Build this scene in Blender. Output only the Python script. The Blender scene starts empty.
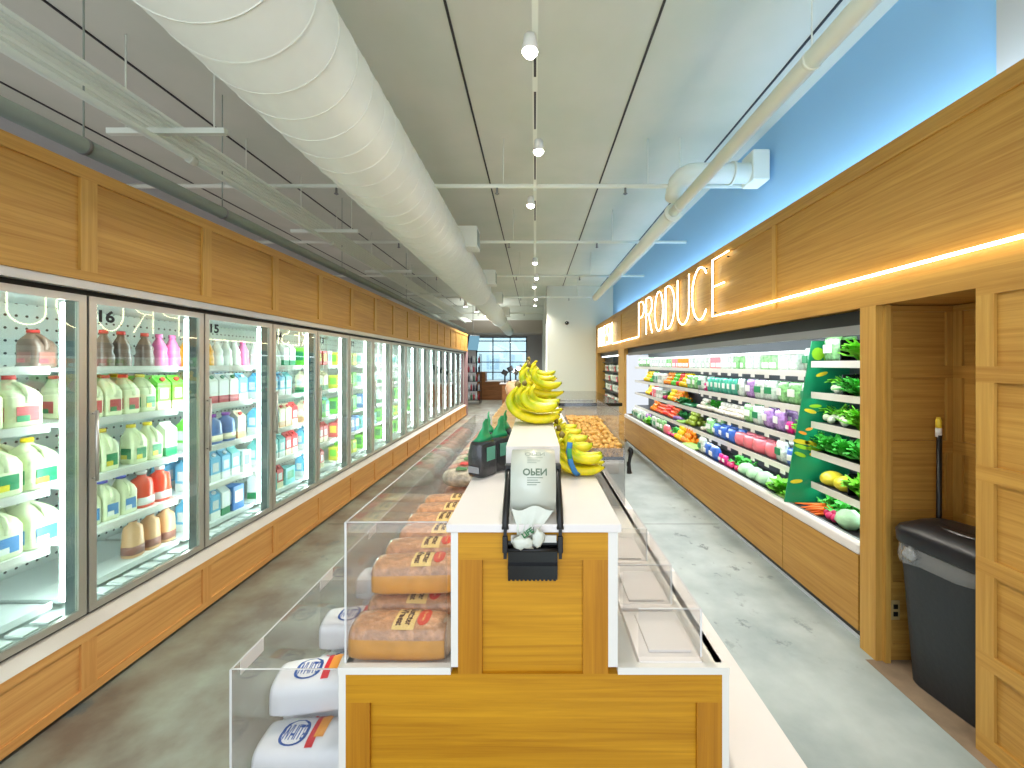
import bpy, math, random
from mathutils import Vector, Matrix, Euler, noise as mnoise
S = bpy.context.scene
COL = S.collection
PI = math.pi
F, H, VX, VY = 400.0, 1.70, 535.0, 364.0
R = random.Random(7)

# ------------------------------------------------------------------ camera
cd = bpy.data.cameras.new('camera'); cam = bpy.data.objects.new('camera', cd); COL.objects.link(cam)
cam.location = (0, 0, H); cam.rotation_euler = (PI/2, 0, 0)
cd.sensor_width = 36; cd.lens = F/1024*36; cd.shift_x = -(VX-512)/1024; cd.shift_y = -(384-VY)/1024
cd.clip_start = .05; cd.clip_end = 100
S.camera = cam
S.view_settings.view_transform = 'Standard'; S.view_settings.look = 'None'
S.view_settings.gamma = 1; S.view_settings.use_curve_mapping = False
S.view_settings.exposure = 0.2
try:
    S.cycles.use_denoising = True; S.cycles.denoiser = 'OPENIMAGEDENOISE'
    S.cycles.max_bounces = 10; S.cycles.transparent_max_bounces = 24; S.cycles.diffuse_bounces = 5
    S.cycles.glossy_bounces = 5; S.cycles.caustics_reflective = False; S.cycles.caustics_refractive = False
    S.cycles.sample_clamp_indirect = 6
except Exception: pass

# ------------------------------------------------------------------ materials
MATS = {}
def L(c):
    return tuple(((v/255)/12.92 if v/255 <= .04045 else ((v/255+.055)/1.055)**2.4) for v in c)
def newmat(name):
    m = bpy.data.materials.new(name); m.use_nodes = True; m.node_tree.nodes.clear()
    return m, m.node_tree.nodes, m.node_tree.links
def mat(name, rgb, rough=.5, metal=0, coat=0, bump=0, bscale=60, var=0, vscale=8, emit=0, erg=None, spec=.5, trans=0, sss=0):
    if name in MATS: return MATS[name]
    m, N, K = newmat(name); c = L(rgb)
    o = N.new('ShaderNodeOutputMaterial'); b = N.new('ShaderNodeBsdfPrincipled'); K.new(b.outputs[0], o.inputs[0])
    b.inputs['Base Color'].default_value = (*c, 1); b.inputs['Roughness'].default_value = rough
    b.inputs['Metallic'].default_value = metal; b.inputs['Coat Weight'].default_value = coat
    b.inputs['Coat Roughness'].default_value = .08
    b.inputs['Specular IOR Level'].default_value = spec
    if trans: b.inputs['Transmission Weight'].default_value = trans
    if sss: b.inputs['Subsurface Weight'].default_value = sss; b.inputs['Subsurface Scale'].default_value = .02
    if emit:
        b.inputs['Emission Color'].default_value = (*L(erg or rgb), 1); b.inputs['Emission Strength'].default_value = emit
    t = N.new('ShaderNodeTexCoord')
    if var:
        n = N.new('ShaderNodeTexNoise'); n.inputs['Scale'].default_value = vscale; n.inputs['Detail'].default_value = 4
        K.new(t.outputs['Object'], n.inputs['Vector'])
        r = N.new('ShaderNodeValToRGB'); K.new(n.outputs[0], r.inputs[0]); K.new(r.outputs[0], b.inputs['Base Color'])
        r.color_ramp.elements[0].position = .3; r.color_ramp.elements[1].position = .7
        r.color_ramp.elements[0].color = (*[v*(1-var) for v in c], 1); r.color_ramp.elements[1].color = (*[min(1, v*(1+var)) for v in c], 1)
    if bump:
        n = N.new('ShaderNodeTexNoise'); n.inputs['Scale'].default_value = bscale; n.inputs['Detail'].default_value = 3
        K.new(t.outputs['Object'], n.inputs['Vector'])
        u = N.new('ShaderNodeBump'); u.inputs['Strength'].default_value = bump; u.inputs['Distance'].default_value = .01
        K.new(n.outputs[0], u.inputs['Height']); K.new(u.outputs[0], b.inputs['Normal'])
    MATS[name] = m; return m
def emis(name, rgb, k):
    if name in MATS: return MATS[name]
    m, N, K = newmat(name); o = N.new('ShaderNodeOutputMaterial'); e = N.new('ShaderNodeEmission')
    e.inputs[0].default_value = (*L(rgb), 1); e.inputs[1].default_value = k; K.new(e.outputs[0], o.inputs[0]); MATS[name] = m; return m
def clear(name, tint, refl=1.0, rough=0.0, haze=0.0, hrgb=(255, 255, 255), ior=1.5):
    m, N, K = newmat(name); o = N.new('ShaderNodeOutputMaterial')
    t = N.new('ShaderNodeBsdfTransparent'); t.inputs[0].default_value = (*L(tint), 1)
    g = N.new('ShaderNodeBsdfGlossy'); g.inputs['Roughness'].default_value = rough
    lw = N.new('ShaderNodeLayerWeight'); lw.inputs[0].default_value = .5
    pw = N.new('ShaderNodeMath'); pw.operation = 'POWER'; pw.inputs[1].default_value = 5; K.new(lw.outputs['Facing'], pw.inputs[0])
    mu = N.new('ShaderNodeMath'); mu.operation = 'MULTIPLY_ADD'; mu.inputs[1].default_value = .95*refl; mu.inputs[2].default_value = .045*refl; mu.use_clamp = True
    K.new(pw.outputs[0], mu.inputs[0]); x = N.new('ShaderNodeMixShader')
    K.new(mu.outputs[0], x.inputs[0]); K.new(g.outputs[0], x.inputs[2])
    if haze:
        d = N.new('ShaderNodeBsdfDiffuse'); d.inputs[0].default_value = (*L(hrgb), 1)
        y = N.new('ShaderNodeMixShader'); y.inputs[0].default_value = haze
        K.new(t.outputs[0], y.inputs[1]); K.new(d.outputs[0], y.inputs[2]); K.new(y.outputs[0], x.inputs[1])
    else: K.new(t.outputs[0], x.inputs[1])
    K.new(x.outputs[0], o.inputs[0]); MATS[name] = m; return m
def wood(name, axis, a, b, rough=.45, freq=60.0):
    m, N, K = newmat(name); o = N.new('ShaderNodeOutputMaterial'); p = N.new('ShaderNodeBsdfPrincipled'); K.new(p.outputs[0], o.inputs[0])
    t = N.new('ShaderNodeTexCoord'); mp = N.new('ShaderNodeMapping'); K.new(t.outputs['Object'], mp.inputs[0])
    sc = [freq]*3; sc[axis] = 1.6; mp.inputs['Scale'].default_value = sc
    n = N.new('ShaderNodeTexNoise'); n.inputs['Scale'].default_value = 1.0; n.inputs['Detail'].default_value = 6; n.inputs['Roughness'].default_value = .62
    n.inputs['Distortion'].default_value = .6
    K.new(mp.outputs[0], n.inputs['Vector'])
    mp2 = N.new('ShaderNodeMapping'); K.new(t.outputs['Object'], mp2.inputs[0]); sc2 = [9.0]*3; sc2[axis] = .7; mp2.inputs['Scale'].default_value = sc2
    n2 = N.new('ShaderNodeTexNoise'); n2.inputs['Scale'].default_value = 1; n2.inputs['Detail'].default_value = 2; K.new(mp2.outputs[0], n2.inputs['Vector'])
    ad = N.new('ShaderNodeMath'); ad.operation = 'MULTIPLY_ADD'; ad.inputs[1].default_value = .7; K.new(n.outputs[0], ad.inputs[0])
    m3 = N.new('ShaderNodeMath'); m3.operation = 'MULTIPLY'; m3.inputs[1].default_value = .3; K.new(n2.outputs[0], m3.inputs[0]); K.new(m3.outputs[0], ad.inputs[2])
    r = N.new('ShaderNodeValToRGB'); K.new(ad.outputs[0], r.inputs[0]); K.new(r.outputs[0], p.inputs['Base Color'])
    r.color_ramp.elements[0].position = .33; r.color_ramp.elements[1].position = .66
    r.color_ramp.elements[0].color = (*L(a), 1); r.color_ramp.elements[1].color = (*L(b), 1)
    p.inputs['Roughness'].default_value = rough; p.inputs['Specular IOR Level'].default_value = .35
    MATS[name] = m; return m

WA, WB = (160, 112, 46), (196, 150, 72)
wood('oak_y', 1, WA, WB); wood('oak_z', 2, (168, 122, 52), (200, 156, 78)); wood('base_y', 1, (196, 136, 72), (222, 168, 98)); wood('base_z', 2, (198, 138, 72), (220, 164, 94)); wood('oak_x', 0, WA, WB)
wood('isl_x', 0, (168, 112, 10), (204, 148, 28)); wood('isl_z', 2, (158, 100, 12), (192, 132, 26))
wood('pale_wood', 0, (206, 178, 128), (232, 206, 158)); wood('dark_oak', 0, (120, 76, 40), (158, 104, 60), freq=14)
mat('white', (228, 225, 218), .35, var=.03, vscale=3); mat('white_counter', (226, 220, 216), .3, var=.02, vscale=5)
mat('ledge', (214, 206, 194), .35, var=.08, vscale=4)
mat('black', (14, 14, 15), .4); mat('black_gloss', (12, 12, 14), .12, coat=.5); mat('dark', (42, 42, 44), .5)
mat('steel', (206, 202, 192), .3, metal=.75); mat('steel_dull', (150, 150, 150), .45, metal=.7)
mat('mullion', (92, 104, 104), .35, metal=.5)
mat('cooler_in', (240, 246, 244), .5); mat('shelf_white', (238, 242, 242), .35)
mat('wallwhite', (216, 220, 210), .8); mat('wallgrey', (182, 180, 182), .8); mat('wallblue', (146, 192, 226), .75)
mat('pipe', (232, 236, 222), .5); mat('pipegrey', (150, 160, 148), .5); mat('duct', (228, 230, 218), .42, var=.02)
mat('hdr', (190, 180, 168), .7)
emis('led', (240, 250, 255), 22.0); emis('led_case', (235, 246, 255), 20.0); emis('neon', (255, 238, 196), 10); emis('bulb', (255, 250, 240), 30)
clear('door_glass', (238, 248, 243), 2.0); clear('acrylic', (249, 249, 249), 1.0, haze=.006)
clear('acrylic_edge', (236, 236, 236), 1.0, haze=.55, hrgb=(250, 250, 250)); clear('liner', (235, 238, 238), 1.5, rough=.25, haze=.13)

def m_ceiling():
    m, N, K = newmat('ceilingmat'); o = N.new('ShaderNodeOutputMaterial'); p = N.new('ShaderNodeBsdfPrincipled'); K.new(p.outputs[0], o.inputs[0])
    t = N.new('ShaderNodeTexCoord'); n = N.new('ShaderNodeTexNoise'); n.inputs['Scale'].default_value = 1.3; n.inputs['Detail'].default_value = 5
    K.new(t.outputs['Object'], n.inputs['Vector']); r = N.new('ShaderNodeValToRGB'); K.new(n.outputs[0], r.inputs[0]); K.new(r.outputs[0], p.inputs[0])
    r.color_ramp.elements[0].position = .35; r.color_ramp.elements[1].position = .65
    r.color_ramp.elements[0].color = (*L((206, 212, 198)), 1); r.color_ramp.elements[1].color = (*L((216, 218, 206)), 1)
    p.inputs['Roughness'].default_value = .9; MATS['ceilingmat'] = m
m_ceiling()
def m_floor():
    m, N, K = newmat('concrete'); o = N.new('ShaderNodeOutputMaterial'); p = N.new('ShaderNodeBsdfPrincipled'); K.new(p.outputs[0], o.inputs[0])
    t = N.new('ShaderNodeTexCoord')
    def nz(s, d, x=1, y=1, rg=.55):
        mp = N.new('ShaderNodeMapping'); K.new(t.outputs['Object'], mp.inputs[0]); mp.inputs['Scale'].default_value = (x, y, 1)
        n = N.new('ShaderNodeTexNoise'); n.inputs['Scale'].default_value = s; n.inputs['Detail'].default_value = d; n.inputs['Roughness'].default_value = rg
        K.new(mp.outputs[0], n.inputs['Vector']); return n
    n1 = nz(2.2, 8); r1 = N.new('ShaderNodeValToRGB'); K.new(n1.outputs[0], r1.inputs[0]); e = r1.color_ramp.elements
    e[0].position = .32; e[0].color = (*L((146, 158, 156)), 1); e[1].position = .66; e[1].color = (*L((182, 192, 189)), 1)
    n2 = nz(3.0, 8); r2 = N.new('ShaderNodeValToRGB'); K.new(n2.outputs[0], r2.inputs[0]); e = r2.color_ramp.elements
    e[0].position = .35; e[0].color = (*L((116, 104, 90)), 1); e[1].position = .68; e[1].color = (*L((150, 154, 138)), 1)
    # left aisle browner, right one tealer: the lighting's colour difference painted into the floor
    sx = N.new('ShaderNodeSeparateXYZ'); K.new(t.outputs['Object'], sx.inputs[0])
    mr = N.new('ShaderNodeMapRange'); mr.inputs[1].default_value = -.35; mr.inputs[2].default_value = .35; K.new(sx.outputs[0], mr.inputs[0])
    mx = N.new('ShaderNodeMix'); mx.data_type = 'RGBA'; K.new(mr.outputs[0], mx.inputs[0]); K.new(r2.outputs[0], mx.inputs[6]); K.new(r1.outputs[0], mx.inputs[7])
    n3 = nz(6.5, 9, 1, .8, .68); r3 = N.new('ShaderNodeValToRGB'); K.new(n3.outputs[0], r3.inputs[0]); e = r3.color_ramp.elements
    e[0].position = .575; e[0].color = (0, 0, 0, 1); e[1].position = .64; e[1].color = (1, 1, 1, 1)
    mk = nz(.9, 2); rk = N.new('ShaderNodeValToRGB'); K.new(mk.outputs[0], rk.inputs[0]); rk.color_ramp.elements[0].position = .5; rk.color_ramp.elements[1].position = .62
    mm = N.new('ShaderNodeMath'); mm.operation = 'MULTIPLY'; K.new(r3.outputs[0], mm.inputs[0]); K.new(rk.outputs[0], mm.inputs[1])
    m2 = N.new('ShaderNodeMath'); m2.operation = 'MULTIPLY'; m2.inputs[1].default_value = .8; K.new(mm.outputs[0], m2.inputs[0])
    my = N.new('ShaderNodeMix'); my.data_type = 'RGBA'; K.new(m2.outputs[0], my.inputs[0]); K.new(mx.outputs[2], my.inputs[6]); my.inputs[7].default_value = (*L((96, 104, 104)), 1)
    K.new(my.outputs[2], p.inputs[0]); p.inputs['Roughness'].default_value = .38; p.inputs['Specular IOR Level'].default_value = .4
    u = N.new('ShaderNodeBump'); u.inputs['Strength'].default_value = .08; K.new(n1.outputs[0], u.inputs['Height']); K.new(u.outputs[0], p.inputs['Normal'])
    MATS['concrete'] = m
m_floor()
def m_dots():
    m, N, K = newmat('perforated'); o = N.new('ShaderNodeOutputMaterial'); p = N.new('ShaderNodeBsdfPrincipled'); K.new(p.outputs[0], o.inputs[0])
    t = N.new('ShaderNodeTexCoord'); s = N.new('ShaderNodeSeparateXYZ'); K.new(t.outputs['Object'], s.inputs[0])
    def cell(out, period):
        a = N.new('ShaderNodeMath'); a.operation = 'DIVIDE'; a.inputs[1].default_value = period; K.new(out, a.inputs[0])
        f = N.new('ShaderNodeMath'); f.operation = 'FRACT'; K.new(a.outputs[0], f.inputs[0])
        b = N.new('ShaderNodeMath'); b.operation = 'SUBTRACT'; b.inputs[1].default_value = .5; K.new(f.outputs[0], b.inputs[0])
        c = N.new('ShaderNodeMath'); c.operation = 'MULTIPLY'; c.inputs[1].default_value = period; K.new(b.outputs[0], c.inputs[0])
        d = N.new('ShaderNodeMath'); d.operation = 'POWER'; d.inputs[1].default_value = 2; 
        ab = N.new('ShaderNodeMath'); ab.operation = 'ABSOLUTE'; K.new(c.outputs[0], ab.inputs[0]); K.new(ab.outputs[0], d.inputs[0]); return d
    a = cell(s.outputs[1], .05); b = cell(s.outputs[2], .075)
    q = N.new('ShaderNodeMath'); q.operation = 'ADD'; K.new(a.outputs[0], q.inputs[0]); K.new(b.outputs[0], q.inputs[1])
    l = N.new('ShaderNodeMath'); l.operation = 'LESS_THAN'; l.inputs[1].default_value = .00006; K.new(q.outputs[0], l.inputs[0])
    x = N.new('ShaderNodeMix'); x.data_type = 'RGBA'; K.new(l.outputs[0], x.inputs[0]); x.inputs[6].default_value = (*L((236, 244, 240)), 1); x.inputs[7].default_value = (*L((50, 60, 60)), 1)
    K.new(x.outputs[2], p.inputs[0]); p.inputs['Roughness'].default_value = .5; MATS['perforated'] = m
m_dots()
M = lambda k: MATS[k] if isinstance(k, str) else k

# ------------------------------------------------------------------ mesh builder
class MB:
    def __init__(s): s.v = []; s.f = []; s.m = []; s.s = []
    def add(s, vs, fs, m=0, smooth=False):
        b = len(s.v); s.v += [tuple(v) for v in vs]
        for f in fs: s.f.append(tuple(b+i for i in f)); s.m.append(m); s.s.append(smooth)
        return s
    def box(s, x0, x1, y0, y1, z0, z1, m=0):
        vs = [(x, y, z) for x in (x0, x1) for y in (y0, y1) for z in (z0, z1)]
        return s.add(vs, [(0, 1, 3, 2), (4, 6, 7, 5), (0, 4, 5, 1), (2, 3, 7, 6), (0, 2, 6, 4), (1, 5, 7, 3)], m)
    def bbox(s, x0, x1, y0, y1, z0, z1, c=.004, m=0):
        # box with chamfered vertical and top edges
        x0, x1 = min(x0, x1), max(x0, x1); y0, y1 = min(y0, y1), max(y0, y1)
        def ring(i, z): return [(x0+i, y0+i+c, z), (x0+i+c, y0+i, z), (x1-i-c, y0+i, z), (x1-i, y0+i+c, z), (x1-i, y1-i-c, z), (x1-i-c, y1-i, z), (x0+i+c, y1-i, z), (x0+i, y1-i-c, z)]
        return s.rings([ring(c*.7, z0), ring(0, z0+c), ring(0, z1-c), ring(c*.7, z1)], m, smooth=False)
    def rings(s, rs, m=0, smooth=True, cap=True, close=False):
        n = len(rs[0]); vs = [p for r in rs for p in r]; fs = []
        k = len(rs)
        for i in range(k if close else k-1):
            a, b = i*n, ((i+1) % k)*n
            for j in range(n): fs.append((a+j, a+(j+1) % n, b+(j+1) % n, b+j))
        s.add(vs, fs, m, smooth)
        if cap and not close:
            b = len(s.v)-len(vs)
            s.f.append(tuple(b+j for j in reversed(range(n)))); s.m.append(m); s.s.append(False)
            s.f.append(tuple(b+(k-1)*n+j for j in range(n))); s.m.append(m); s.s.append(False)
        return s
    def loft(s, prof, n=16, m=0, smooth=True, T=None):
        # prof: (z, rx, ry, e, cx, cy) superellipse rings stacked in z
        rs = []
        for p in prof:
            z, rx, ry = p[:3]; e = p[3] if len(p) > 3 else 2; cx = p[4] if len(p) > 4 else 0; cy = p[5] if len(p) > 5 else 0
            r = []
            for j in range(n):
                a = 2*PI*(j+.5)/n; c, d = math.cos(a), math.sin(a)
                q = Vector((cx+rx*math.copysign(abs(c)**(2/e), c), cy+ry*math.copysign(abs(d)**(2/e), d), z))
                r.append(T @ q if T else q)
            rs.append(r)
        return s.rings(rs, m, smooth)
    def sweep(s, path, rad, n=8, m=0, smooth=True, close=False, cap=True, flat=1.0):
        P = [Vector(p) for p in path]; k = len(P); rs = []
        if not hasattr(rad, '__len__'): rad = [rad]*k
        t0 = (P[1]-P[0]).normalized(); up = Vector((0, 0, 1)) if abs(t0.z) < .9 else Vector((1, 0, 0))
        nrm = (up - t0*up.dot(t0)).normalized()
        for i in range(k):
            if close: t = (P[(i+1) % k]-P[i-1]).normalized()
            else: t = (P[min(i+1, k-1)]-P[max(i-1, 0)]).normalized()
            nrm = (nrm - t*nrm.dot(t)).normalized(); bi = t.cross(nrm)
            rs.append([P[i]+(nrm*math.cos(2*PI*j/n)+bi*math.sin(2*PI*j/n)*flat)*rad[i] for j in range(n)])
        return s.rings(rs, m, smooth, cap, close)
    def blob(s, c, r, m=0, nu=10, nv=8, lob=0, la=.1, nz=0, seed=0, ez=1):
        rs = []
        for i in range(nv+1):
            ph = -PI/2+PI*i/nv; ph = max(-PI/2+.12, min(PI/2-.12, ph)); ring = []
            for j in range(nu):
                a = 2*PI*j/nu; d = Vector((math.cos(a)*math.cos(ph), math.sin(a)*math.cos(ph), math.sin(ph)))
                k = 1
                if lob: k += la*math.cos(lob*a)*math.cos(ph)
                if nz: k += nz*mnoise.noise(d*2.2+Vector((seed, seed*.7, 0)))
                ring.append((c[0]+d.x*r[0]*k, c[1]+d.y*r[1]*k, c[2]+d.z*r[2]*k))
            rs.append(ring)
        return s.rings(rs, m, True)
    def build(s, name, mats, parent=None, loc=None):
        if not isinstance(mats, (list, tuple)): mats = [mats]
        me = bpy.data.meshes.new(name); me.from_pydata(s.v, [], s.f); me.update()
        for m in mats: me.materials.append(M(m))
        me.polygons.foreach_set('material_index', s.m); me.polygons.foreach_set('use_smooth', s.s)
        import bmesh
        bm = bmesh.new(); bm.from_mesh(me); bmesh.ops.recalc_face_normals(bm, faces=bm.faces); bm.to_mesh(me); bm.free()
        o = bpy.data.objects.new(name, me); COL.objects.link(o)
        if parent: o.parent = parent
        if loc: o.location = loc
        return o
def tag(o, label=None, cat=None, group=None, kind=None):
    for k, v in (('label', label), ('category', cat), ('group', group), ('kind', kind)):
        if v: o[k] = v
    return o
def empty(name, label, cat, loc=(0, 0, 0), rz=0, group=None):
    o = bpy.data.objects.new(name, None); COL.objects.link(o); o.empty_display_size = .05
    o.location = loc; o.rotation_euler = (0, 0, rz); return tag(o, label, cat, group)
def copy_tree(o, parent=None):
    c = o.copy(); COL.objects.link(c)
    if parent: c.parent = parent
    for ch in o.children: copy_tree(ch, c)
    return c
def struct(o): o['kind'] = 'structure'; return o
def textmesh(txt, size, mapf, name, material, parent=None, ext=.001, bold=0):
    cu = bpy.data.curves.new(name, 'FONT'); cu.body = txt; cu.size = size; cu.align_x = 'CENTER'; cu.align_y = 'CENTER'; cu.resolution_u = 3
    if bold: cu.offset = bold
    ob = bpy.data.objects.new(name, cu); COL.objects.link(ob); dg = bpy.context.evaluated_depsgraph_get()
    me = bpy.data.meshes.new_from_object(ob.evaluated_get(dg)); bpy.data.objects.remove(ob)
    for v in me.vertices: v.co = Vector(mapf(v.co.x, v.co.y))
    me.update()
    me.name = name; me.materials.clear(); me.materials.append(M(material))
    o = bpy.data.objects.new(name, me); COL.objects.link(o)
    if parent: o.parent = parent
    return o
ORD = ['', 'first', 'second', 'third', 'fourth', 'fifth', 'sixth', 'seventh', 'eighth', 'ninth', 'tenth', 'eleventh', 'twelfth', 'thirteenth', 'fourteenth', 'fifteenth', 'sixteenth', 'seventeenth', 'eighteenth', 'nineteenth', 'twentieth'] + ['twenty-'+w for w in ('first', 'second', 'third', 'fourth', 'fifth', 'sixth', 'seventh', 'eighth', 'ninth')] + ['thirtieth'] + ['thirty-'+w for w in ('first', 'second', 'third', 'fourth', 'fifth', 'sixth', 'seventh', 'eighth', 'ninth')]

# ------------------------------------------------------------------ room shell
def panelling(name, X, side, y0, y1, z0, z1, stiles, sw, rails, th=.014, back=.02):
    # side=+1: the face looks towards -x (right wall); rails: list of (z0,z1)
    pb, rb, sb = MB(), MB(), MB()
    pb.box(X+side*th, X+side*(th+back), y0, y1, z0, z1)
    for a, b in rails: pb.box(X, X+side*th, y0, y1, a, b, 0)
    for c in stiles:
        a, b = max(c-sw/2, y0), min(c+sw/2, y1)
        rr = sorted(rails)
        for i in range(len(rr)-1): pb.box(X, X+side*th, a, b, rr[i][1], rr[i+1][0], 1)
    return pb.build(name, ['oak_y', 'oak_z'])

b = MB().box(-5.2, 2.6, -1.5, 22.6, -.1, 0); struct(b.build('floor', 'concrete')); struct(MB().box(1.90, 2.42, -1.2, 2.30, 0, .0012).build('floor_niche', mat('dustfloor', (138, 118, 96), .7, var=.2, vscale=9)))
b = MB()
for y in (4.25, 8.6, 13.2): b.box(-2.2, 1.95, y-.003, y+.003, 0, .0012)
struct(b.build('floor_joint', 'dark'))
b = MB().box(-5.3, 2.7, -1.5, 22.6, 4.2, 4.3); struct(b.build('ceiling', 'ceilingmat'))
b = MB()
for x in (-4.73, -3.37, -.62, .89, 2.1): b.box(x-.009, x+.009, -.9, 22, 4.19, 4.1995)
struct(b.build('ceiling_joint', 'dark'))
struct(MB().box(-5.3, -5.2, -1.5, 22.6, 0, 4.2).build('wall_left', 'wallgrey'))
b = MB().box(2.5, 2.6, 2.15, 12.8, 0, 4.2); struct(b.build('wall_right', 'wallblue'))
b = MB().box(2.48, 2.6, -1.5, 2.15, 0, 4.2); struct(b.build('wall_right_front', mat('wallputty', (186, 184, 176), .8)))
b = MB().box(.38, 2.7, 12.8, 12.95, 0, 4.2); b.box(.38, .5, 12.95, 22.0, 0, 4.2); struct(b.build('wall_passage', 'wallwhite'))
# far wall with an opening for the window
b = MB(); b.box(-5.2, -3.25, 22, 22.2, 0, 4.2); b.box(-.44, .5, 22, 22.2, 0, 4.2); b.box(-3.25, -.44, 22, 22.2, 0, .78); b.box(-3.25, -.44, 22, 22.2, 3.2, 4.2)
struct(b.build('wall_back', 'wallgrey'))
struct(MB().box(-5.2, .38, 20.2, 21.98, 3.28, 4.18).build('ceiling_bulkhead', 'hdr'))
w = MB(); 
for x in (-3.25, -2.35, -1.4, -.5): w.box(x, x+.06, 22.03, 22.12, .78, 3.2)
for z in (.78, 1.22, 1.78, 2.36, 2.94, 3.14): w.box(-3.25, -.44, 22.03, 22.12, z, z+.05)
win = struct(w.build('window_1', 'black')); p = MB().box(-3.25, -.44, 22.07, 22.08, .8, 3.2).build('glass_pane', 'door_glass', win)
# street outside the far window
struct(MB().box(-9, 6, 22.6, 40, -.12, -.02).build('outside_pavement', mat('pave', (170, 178, 184), .8)))
b = MB().box(-10, 4, 38, 39, 0, 9)
for k in range(6): b.box(-9+k*2.2, -7.8+k*2.2, 37.95, 38, 1.2, 2.6, 1); b.box(-9+k*2.2, -7.8+k*2.2, 37.95, 38, 4.2, 5.6, 1)
tag(b.build('building', [mat('facade', (225, 234, 244), .8), mat('facwin', (190, 210, 230), .3)]), 'pale building across the street seen through the far window', 'building')
# --- left bulkhead over the coolers
st = [2.02+.7275*k for k in range(-4, 16)]
o = panelling('bulkhead_left', -2.25, -1, -1.4, 13.4, 2.12, 2.69, [s for s in st if s > -1.3], .075, [(2.12, 2.165), (2.625, 2.69)]); struct(o)
struct(MB().box(-2.9, -2.29, -1.4, 13.4, 2.66, 2.688).build('bulkhead_top', 'dark'))
# end column of the cooler wall
b = MB().box(-3.1, -2.25, 13.14, 13.4, 0, 2.11); struct(b.build('wall_cooler_end', mat('endpanel', (150, 120, 120), .6)))
# --- right bulkhead
o = panelling('bulkhead_right', 1.95, 1, -1.4, 12.8, 2.035, 2.92, [-1.3, 1.05, 3.27, 5.5, 7.5, 9.1, 12.75], .05, [(2.035, 2.15), (2.83, 2.92)]); struct(o)
struct(MB().box(1.986, 2.49, -1.4, 12.8, 2.04, 2.07).build('bulkhead_underside', 'oak_x'))
# --- right: post, niche, panel wall
RZ = [(0, .09), (.38, .45), (.79, .86), (1.19, 1.26), (1.62, 1.69), (2.0, 2.035)]
b = MB(); b.box(1.95, 1.99, 2.29, 2.40, 0, 2.035, 1); b.box(1.99, 2.02, 2.27, 2.39, 0, 2.035, 1)
struct(b.build('trim_post', ['oak_y', 'oak_z']))
b = MB()   # niche far side, facing the camera
b.box(2.02, 2.40, 2.31, 2.335, 0, 2.035, 0)
for a, c in RZ: b.box(2.02, 2.40, 2.296, 2.31, a, c, 0)
for a, c in ((2.02, 2.055), (2.365, 2.40)):
    for i in range(5): b.box(a, c, 2.296, 2.31, RZ[i][1], RZ[i+1][0], 1)
struct(b.build('wall_niche_side', ['oak_x', 'oak_z']))
o = panelling('wall_niche_back', 2.40, 1, 1.75, 2.31, 0, 2.035, [1.78, 2.28], .06, RZ); struct(o)
o = panelling('wall_niche_front', 1.95, 1, -1.4, 1.77, 0, 2.035, [-.6, .2, 1.0, 1.735], .07, RZ); struct(o)
struct(MB().box(1.97, 2.42, 1.74, 1.768, 0, 2.035).build('wall_niche_return', 'oak_x'))
# far post between the cases
struct(MB().box(1.95, 2.2, 8.75, 9.35, 0, 2.035).build('trim_far_post', 'oak_z'))
struct(MB().box(1.95, 2.2, 12.55, 12.8, 0, 2.035).build('trim_end_post', 'oak_z'))
# ------------------------------------------------------------------ walk-in cooler wall (left)
DX = -2.33; P0 = .735; YB = [1.35+P0*k for k in range(17)]
SH = [.46, .76, 1.06, 1.385, 1.68]
cooler = empty('glass_door_cooler', 'long walk-in cooler with glass doors set in the oak wall along the brown-grey aisle', 'cooler', (-2.4, 1.35, 0))
def rel(o, root): o.parent = root; o.matrix_parent_inverse = Matrix.Translation(-Vector(root.location)); return o
def cb(mb, name, mats, root=cooler): return rel(mb.build(name, mats), root)
Y0, Y1 = YB[0]-.0, YB[-1]
b = MB()   # carcass: back, top, deck, ends
b.box(-3.12, -3.08, Y0-.74, Y1, .38, 2.08, 1); b.box(-3.12, -2.4, Y0-.74, Y1, 2.06, 2.10, 0); b.box(-3.12, -2.38, Y0-.74, Y1, .36, .40, 0)
b.box(-3.12, -2.42, Y1-.02, Y1+.02, .38, 2.08, 0); b.box(-3.12, -2.42, Y0-.76, Y0-.74, .38, 2.08, 0)
cb(b, 'cabinet_body', ['cooler_in', 'perforated'])
b = MB(); rails = [(.03, .075), (.31, .352)]
b.box(-2.29, -2.262, -1.4, 13.13, .03, .352, 0)
for a, c in rails: b.box(-2.262, -2.25, -1.4, 13.13, a, c, 0)
for k in range(-4, 16):
    s = 2.02+.7275*k
    if s > -1.3: b.box(-2.262, -2.25, s-.035, s+.035, .075, .31, 1)
cb(b, 'panelled_base', ['base_y', 'base_z'])
cb(MB().box(-2.4, -2.30, -1.4, 13.13, .0, .03), 'toe_kick', 'black')
b = MB(); b.add([(-2.25, -1.4, .353), (-2.25, 13.13, .353), (-2.325, 13.13, .385), (-2.325, -1.4, .385), (-2.34, -1.4, .353), (-2.34, 13.13, .353), (-2.36, 13.13, .385), (-2.36, -1.4, .385)],
    [(0, 1, 2, 3), (4, 7, 6, 5), (0, 4, 5, 1), (3, 2, 6, 7), (0, 3, 7, 4), (1, 5, 6, 2)])
cb(b, 'ledge', 'ledge')
cb(MB().box(-2.30, -2.262, -1.4, 13.13, 2.078, 2.12), 'header_strip', 'steel')
cb(MB().box(-2.38, -2.352, -1.4, 13.13, .385, .41).box(-2.38, -2.352, -1.4, 13.13, 2.058, 2.085), 'door_seal', 'black')
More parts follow.
